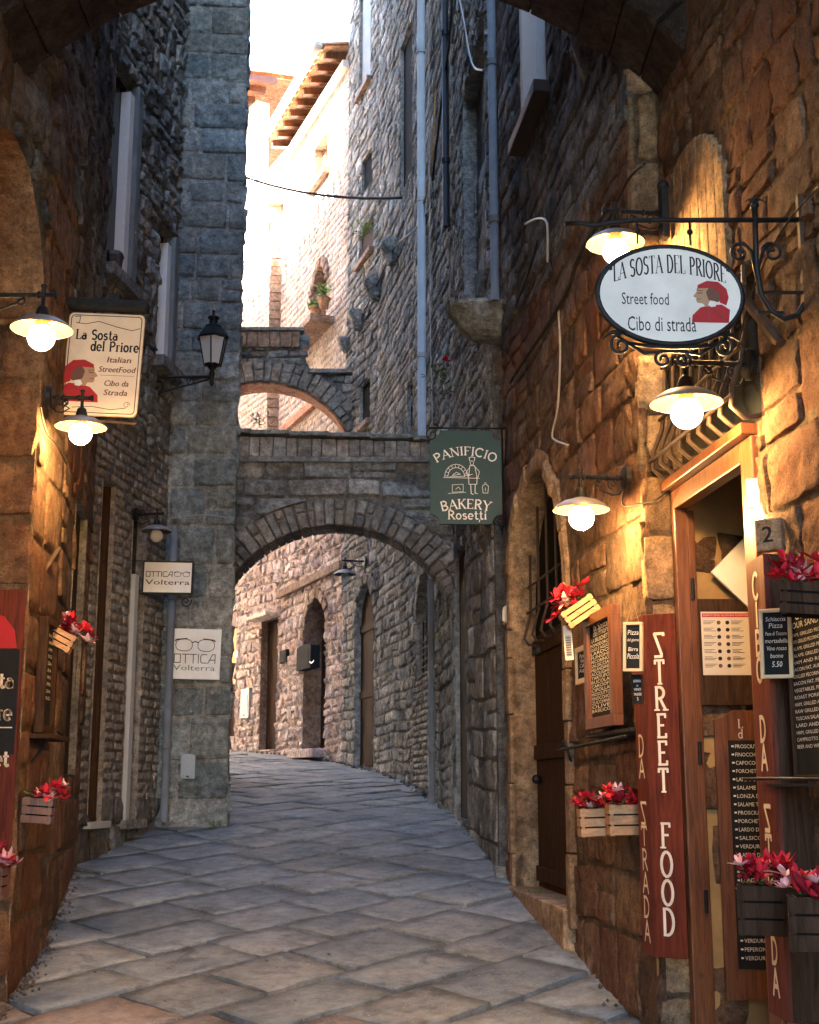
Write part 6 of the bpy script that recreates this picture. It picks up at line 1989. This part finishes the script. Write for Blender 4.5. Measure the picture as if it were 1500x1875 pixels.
MB().box(Lb.F, qm0 - .12, min(Lb.L, qm1 + .12), 0.0, .13, zb_ - .035, zb_ - .01).build('shelf_plate', M['wood_dark'], LS, bev=.003)
m = MB(); m.tube([Lb.pt(.3, zb_ - .035, .1), Lb.pt(.3, zb_ - .16, .01)], .007, 6); m.build('shelf_bracket', M['iron'], LS)
MB_ = thing('folded_bracket', 'rusty folding iron bracket on the lit left wall below the lamp', 'bracket', at(85, 1025, 7.4))
m = MB(); m.tube([at(66, 985, 7.25), at(70, 1040, 7.25), at(66, 1066, 7.3)], .006, 6); m.tube([at(70, 1063, 7.3), at(108, 1004, 7.45)], .014, 6); m.tube([at(69, 1018, 7.25), at(86, 1018, 7.35)], .005, 6)
m.build('bars', M['iron_brown'], MB_)

# ------------------------------------------------------------------ pipes, cables, boxes, corbels
def pipe(name, label, pts, r, mat, cat, collars=True, group=None):
    t = thing(name, label, cat, pts[0], group=group)
    MB().tube(pts, r, 12).build('tube', M[mat], t, smooth=True)
    if collars:
        L = (pts[-1] - pts[0]).length; n = max(2, int(L / 1.6))
        for i in range(n):
            p = pts[0].lerp(pts[-1], (i + .5) / n)
            m = MB(); m.lathe(p, (pts[-1] - pts[0]), [(r, -.03), (r * 1.25, -.025), (r * 1.25, .025), (r, .03)], 12); m.build('collar', M[mat], t)
    return t
def up(W, u, v0, v1, d, n=2):
    q = W.hit(u, (v0 + v1) / 2, d)[0]
    return [W.pt(q, W.hit(u, v1, d)[1], d), W.pt(q, W.hit(u, v0, d)[1], d)]
p_ = up(MW[1], 772, -40, 800, .12)
pipe('drainpipe', 'pale blue-white drainpipe running down to the nearer arch', [p_[0], p_[1]], .046, 'pipe_white', 'drainpipe')
p_ = up(MW[0], 903, -40, 560, .06)
pipe('drainpipe', 'thin grey drainpipe at the corner above the stone bracket', p_, .032, 'pipe_grey', 'drainpipe')
p_ = up(MW[0], 816, -60, 420, .08)
pipe('drainpipe', 'dark iron pipe on the upper grey wall right of the pale drainpipe', p_, .035, 'iron', 'drainpipe')
p_ = [at(300, 1505, 12.05), at(300, 1505, 12.05) + Vector((0, 0, 2.65))]
pipe('drainpipe', 'blue-grey drainpipe down the left corner of the tower', p_, .035, 'pipe_grey', 'drainpipe')
p_ = up(MW[0], 792, 1070, 1480, .05) if False else up(MW[1], 790, 1060, 1478, .08)
pipe('drainpipe', 'zinc drainpipe on the grey wall seen under the arch', p_, .035, 'pipe_grey', 'drainpipe')
p_ = up(Ld, 168, 0, 560, .05)
pipe('drainpipe', 'dark pipe climbing the upper left rubble wall', p_, .03, 'pipe_grey', 'drainpipe')
def smooth_pts(p, k=5):
    if len(p) < 3: return p
    q = [p[0]] + list(p) + [p[-1]]
    out = []
    for i in range(1, len(q) - 2):
        a, b, c, d = q[i - 1], q[i], q[i + 1], q[i + 2]
        for j in range(k):
            t = j / k
            out.append(.5 * ((2 * b) + (c - a) * t + (2 * a - 5 * b + 4 * c - d) * t * t + (3 * b - a - 3 * c + d) * t ** 3))
    out.append(p[-1])
    return out
def cable(label, pts, r=.006, mat='cable', name='cable'):
    pts = smooth_pts(pts)
    o = MB().tube(pts, r, 6).build(name, M[mat], None, smooth=True)
    tag(o, label, 'cable'); return o
def sag(a, b, s, n=12):
    return [a.lerp(b, i / n) - UP * (s * 4 * (i / n) * (1 - i / n)) for i in range(n + 1)]
cable('black wire strung across the sunlit gap from the tower to the grey house', sag(at(440, 321, 18.2), at(735, 362, 15.2), .12), .019)
def wp(W, lst, d=.05):
    out = []
    for u, v in lst:
        q, z = W.hit(u, v, d); out.append(W.pt(q, z, d))
    return out
cable('black cable sloping down the warm wall beside the blocked arch', wp(R1, [(1180, 300), (1150, 330), (1105, 420), (1060, 480)], .06), .008)
cable('black cable running down the warm wall behind the oval sign to the bakery corner', wp(R1, [(1110, 385), (1060, 470), (1040, 530), (1000, 600), (960, 660), (935, 700)], .07), .012)
cable('pale conduit dropping down the warm wall left of the lit lamp', wp(R1, [(1022, 560), (1026, 640), (1022, 740), (1012, 790), (1015, 805), (1040, 815)], .06), .007, 'cable_white')
cable('looped white cable near the top between two pipes', wp(MW[0], [(838, -20), (850, 40), (858, 90), (868, 122), (886, 128)], .1), .008, 'cable_white')
cable('dark cable bundle climbing the upper grey wall', wp(MW[0], [(828, -30), (824, 60), (812, 160), (800, 260), (792, 330)], .08), .014)
cable('pinkish conduit beside the pale drainpipe', wp(MW[1], [(797, 160), (792, 280), (782, 350), (776, 372)], .1), .012, 'wood_pale')
cable('thin pale cable hanging beside the pale drainpipe to the bakery sign', wp(MW[1], [(785, -20), (786, 300), (788, 600), (792, 780)], .12), .006, 'cable_white')
cable('thin black cable crossing the grey wall past the stone brackets', wp(MW[1], [(790, 380), (760, 420)], .08) + wp(MW[2], [(725, 450), (700, 500), (672, 560), (650, 590)], .08), .012)
cable('pale looped cable by the wall hook above the bakery corner', wp(R1, [(962, 410), (985, 400), (1000, 405), (1003, 430), (1003, 480)], .08), .008, 'cable_white')
cable('thin cable dropping behind the bakery sign to the stone bracket', wp(R1, [(985, 440), (968, 500), (945, 560)], .06), .007)
cable('pale cable draped across the tower face above the small optician sign', wp(T1, [(310, 950), (340, 945), (380, 943), (415, 948)], .05), .005, 'cable_white')
cable('pair of pale cables hanging down the tower edge beside the arch', wp(AW1, [(430, 780), (427, 850), (420, 930), (424, 990)], .06), .006, 'cable_white')
cable('cable from the left lamp plate down the lit wall', wp(Lb, [(74, 745), (84, 790), (104, 815), (122, 850)], .04), .005)
cable('thin cable looping from the lamp plate to the door cornice', [R1.pt(R1.hit(1160, 876)[0], R1.hit(1160, 900)[1], .05), R1.pt(R1.L - .12, R1.hit(1178, 918)[1], .06), at(1200, 915, 6.15), at(1225, 895, 6.1), at(1245, 880, 6.0)], .004)
cable('black cable slanting across the upper right stones', wp(R0, [(1500, 340), (1440, 410), (1400, 480), (1370, 560), (1350, 640)], .08), .004)

def corbel(label, c, sx, sy, sz, mat='grey', seed=0):
    rr = random.Random(seed)
    m = MB(); n = 14; mm = 8
    vs = []
    for i in range(mm + 1):
        t = i / mm
        for k in range(n):
            a = 2 * math.pi * k / n
            ca, sa = math.cos(a), math.sin(a)
            r = (abs(ca) ** 3 + abs(sa) ** 3) ** (-1 / 3)
            taper = (.5 + .6 * t ** .7) if t < .9 else 1.0
            x, y = ca * r * sx / 2 * taper, sa * r * sy / 2 * taper
            z = (t - .5) * sz
            e = .10 * nz(x * 9 + seed, y * 9, z * 9) * min(sx, sz)
            vs.append(c + Vector((x + e - (1 - t) * -sx * .15, y + e, z + e)))
    fs = [(i * n + k, i * n + (k + 1) % n, (i + 1) * n + (k + 1) % n, (i + 1) * n + k) for i in range(mm) for k in range(n)]
    fs += [tuple(range(n)), tuple(mm * n + k for k in range(n))]
    m.add(vs, fs, (1, 1, 1))
    o = m.build('stone_corbel', M[mat], None)
    tag(o, label, 'corbel'); return o
corbel('large rough stone bracket jutting above the bakery sign', at(878, 594, 10.0), .50, .5, .25, 'tower', 1)
corbel('carved stone bracket on the grey wall, topmost of the slanting line', at(716, 463, 17.2), .3, .35, .32, 'grey', 2)
corbel('carved stone bracket, middle one of the slanting line on the grey wall', at(682, 531, 18.4), .26, .35, .3, 'grey', 3)
corbel('carved stone bracket, third down beside the grey wall end', at(652, 588, 19.5), .26, .35, .28, 'grey', 4)
corbel('small block bracket lowest on the end of the grey wall', at(630, 632, 20.3), .2, .3, .22, 'grey', 5)
corbel('dark stone bracket below the tall left window', at(211, 500, 10.9), .16, .3, .3, 'dark', 6)
corbel('dark stone bracket under the overhead arch on the right wall', at(1075, 100, 7.0), .18, .35, .34, 'dark', 7)

def wbox(name, label, W, u0, u1, v0, v1, mat, cat, d=.07, round_=True):
    q0, zA = W.hit(u0, (v0 + v1) / 2); q1, _ = W.hit(u1, (v0 + v1) / 2)
    z0 = W.hit((u0 + u1) / 2, v1)[1]; z1 = W.hit((u0 + u1) / 2, v0)[1]
    t = thing(name, label, cat, W.pt((q0 + q1) / 2, z0, d))
    w = abs(q1 - q0); h = z1 - z0; c = ((q0 + q1) / 2)
    F = Fr(W.pt(c, z0, 0), W.ex)
    pts = [(-w / 2, 0), (w / 2, 0)] + ([(w / 2 * math.cos(math.pi * i / 8), h * .88 + h * .12 * math.sin(math.pi * i / 8)) for i in range(9)] if round_ else [(w / 2, h), (-w / 2, h)])
    MB().prism(F, pts, .0, d).build('cover', M[mat], t, bev=.004)
    MB().box(F, -w * .36, w * .36, d, d + .006, h * .08, h * .8).build('door', M[mat], t, bev=.002)
    MB().box(F, -.012, .012, d + .006, d + .016, h * .06, h * .12).build('latch', M['iron'], t)
    return t
wbox('meter_box', 'grey round-topped meter box low on the tower face', T1, 333, 359, 1381, 1426, 'grey_metal', 'meter box', .09)
wbox('meter_box', 'grey square meter box on the pinkish far wall', F2, 446, 461, 1261, 1315, 'grey_metal', 'meter box', .06, False)
ic = wbox('intercom', 'black intercom panel beside the slab-roofed far door', F1, 518, 530, 1191, 1214, 'black_plastic', 'intercom', .06, False)
mbx_ = wbox('mailbox', 'black domed mailbox hung in the far arched doorway', F1, 560, 586, 1181, 1226, 'black_plastic', 'mailbox', .16)
m = MB(); q, z = F1.hit(573, 1213, .18); m.line(Fr(F1.pt(q, z, .18), F1.ex), [(-.12, .02), (0, -.01), (.12, .02)], .025, .02); m.build('flap', M['white_paint'], mbx_)
wbox('doorbell', 'tiny white bell plate at the orange shuttered doorway', F2, 433, 438, 1192, 1204, 'plastic', 'doorbell', .03, False)
DB = thing('doorbell', 'round black bell knob on the stone frame of the arched door', 'doorbell', wp(R1, [(988, 1192)], .04)[0])
MB().lathe(wp(R1, [(988, 1192)], .04)[0], R1.n, [(0, 0), (.03, 0), (.036, .03), (.026, .034), (.02, .02), (0, .02)], 16).build('knob', M['iron'], DB)
wbox('wall_plate', 'small white plate on the corner of the warm house', R1, 928, 934, 1110, 1142, 'plastic', 'plate', .03, False)
# little weeds
def weed(label, c, r, n, mat, seed, drop=0.0, bloom=None):
    rr = random.Random(seed); t = thing('wall_plant', label, 'plant', c)
    m = MB()
    for _ in range(n):
        a = rr.uniform(0, 6.28); q = rr.uniform(0, r)
        b = c + Vector((math.cos(a) * q, math.sin(a) * q * .5, rr.uniform(-.2 - drop, .8) * r))
        petal(m, b, Vector((rr.uniform(-1, 1), rr.uniform(-1, .3), rr.uniform(-.5, 1))), r * .35, r * .07, -.2)
    m.build('foliage', M[mat], t)
    m = MB()
    for _ in range(5): m.tube([c, c + Vector((rr.uniform(-r, r) * .6, -r * .2, rr.uniform(.2, .8) * r))], .004, 4)
    m.build('stem', M['leaf'], t)
    if bloom:
        m = MB()
        for _ in range(7): petal(m, c + Vector((.05, -.05, .15)), Vector((rr.uniform(-1, 1), -1, rr.uniform(-1, 1))), .06, .02, 0)
        m.build('flower', M[bloom], t)
weed('yellow-green weed growing from a sill high on the grey wall', at(668, 424, 18.4), .2, 80, 'leaf_light', 1)
weed('hanging green plant with a red bloom above the bakery sign', at(808, 690, 12.6), .16, 60, 'leaf', 2, 1.0, 'petal')
weed('little green tuft at the foot of the warm wall near the doorstep', Vector((.80, 9.0, G(9.0) + .03)), .10, 26, 'leaf', 4)
weed('tiny weed sprouting in the corner where the tower meets the street', Vector((-1.72, 12.12, G(12.1) + .02)), .08, 22, 'leaf', 5)
weed('small fern-like weed on the top ledge of the nearer arch', Vector((-1.5, 12.92, 3.55)), .12, 34, 'leaf', 6)
weed('small weed on the coping of the higher arch', at(445, 640, 19.9), .12, 40, 'leaf', 3)
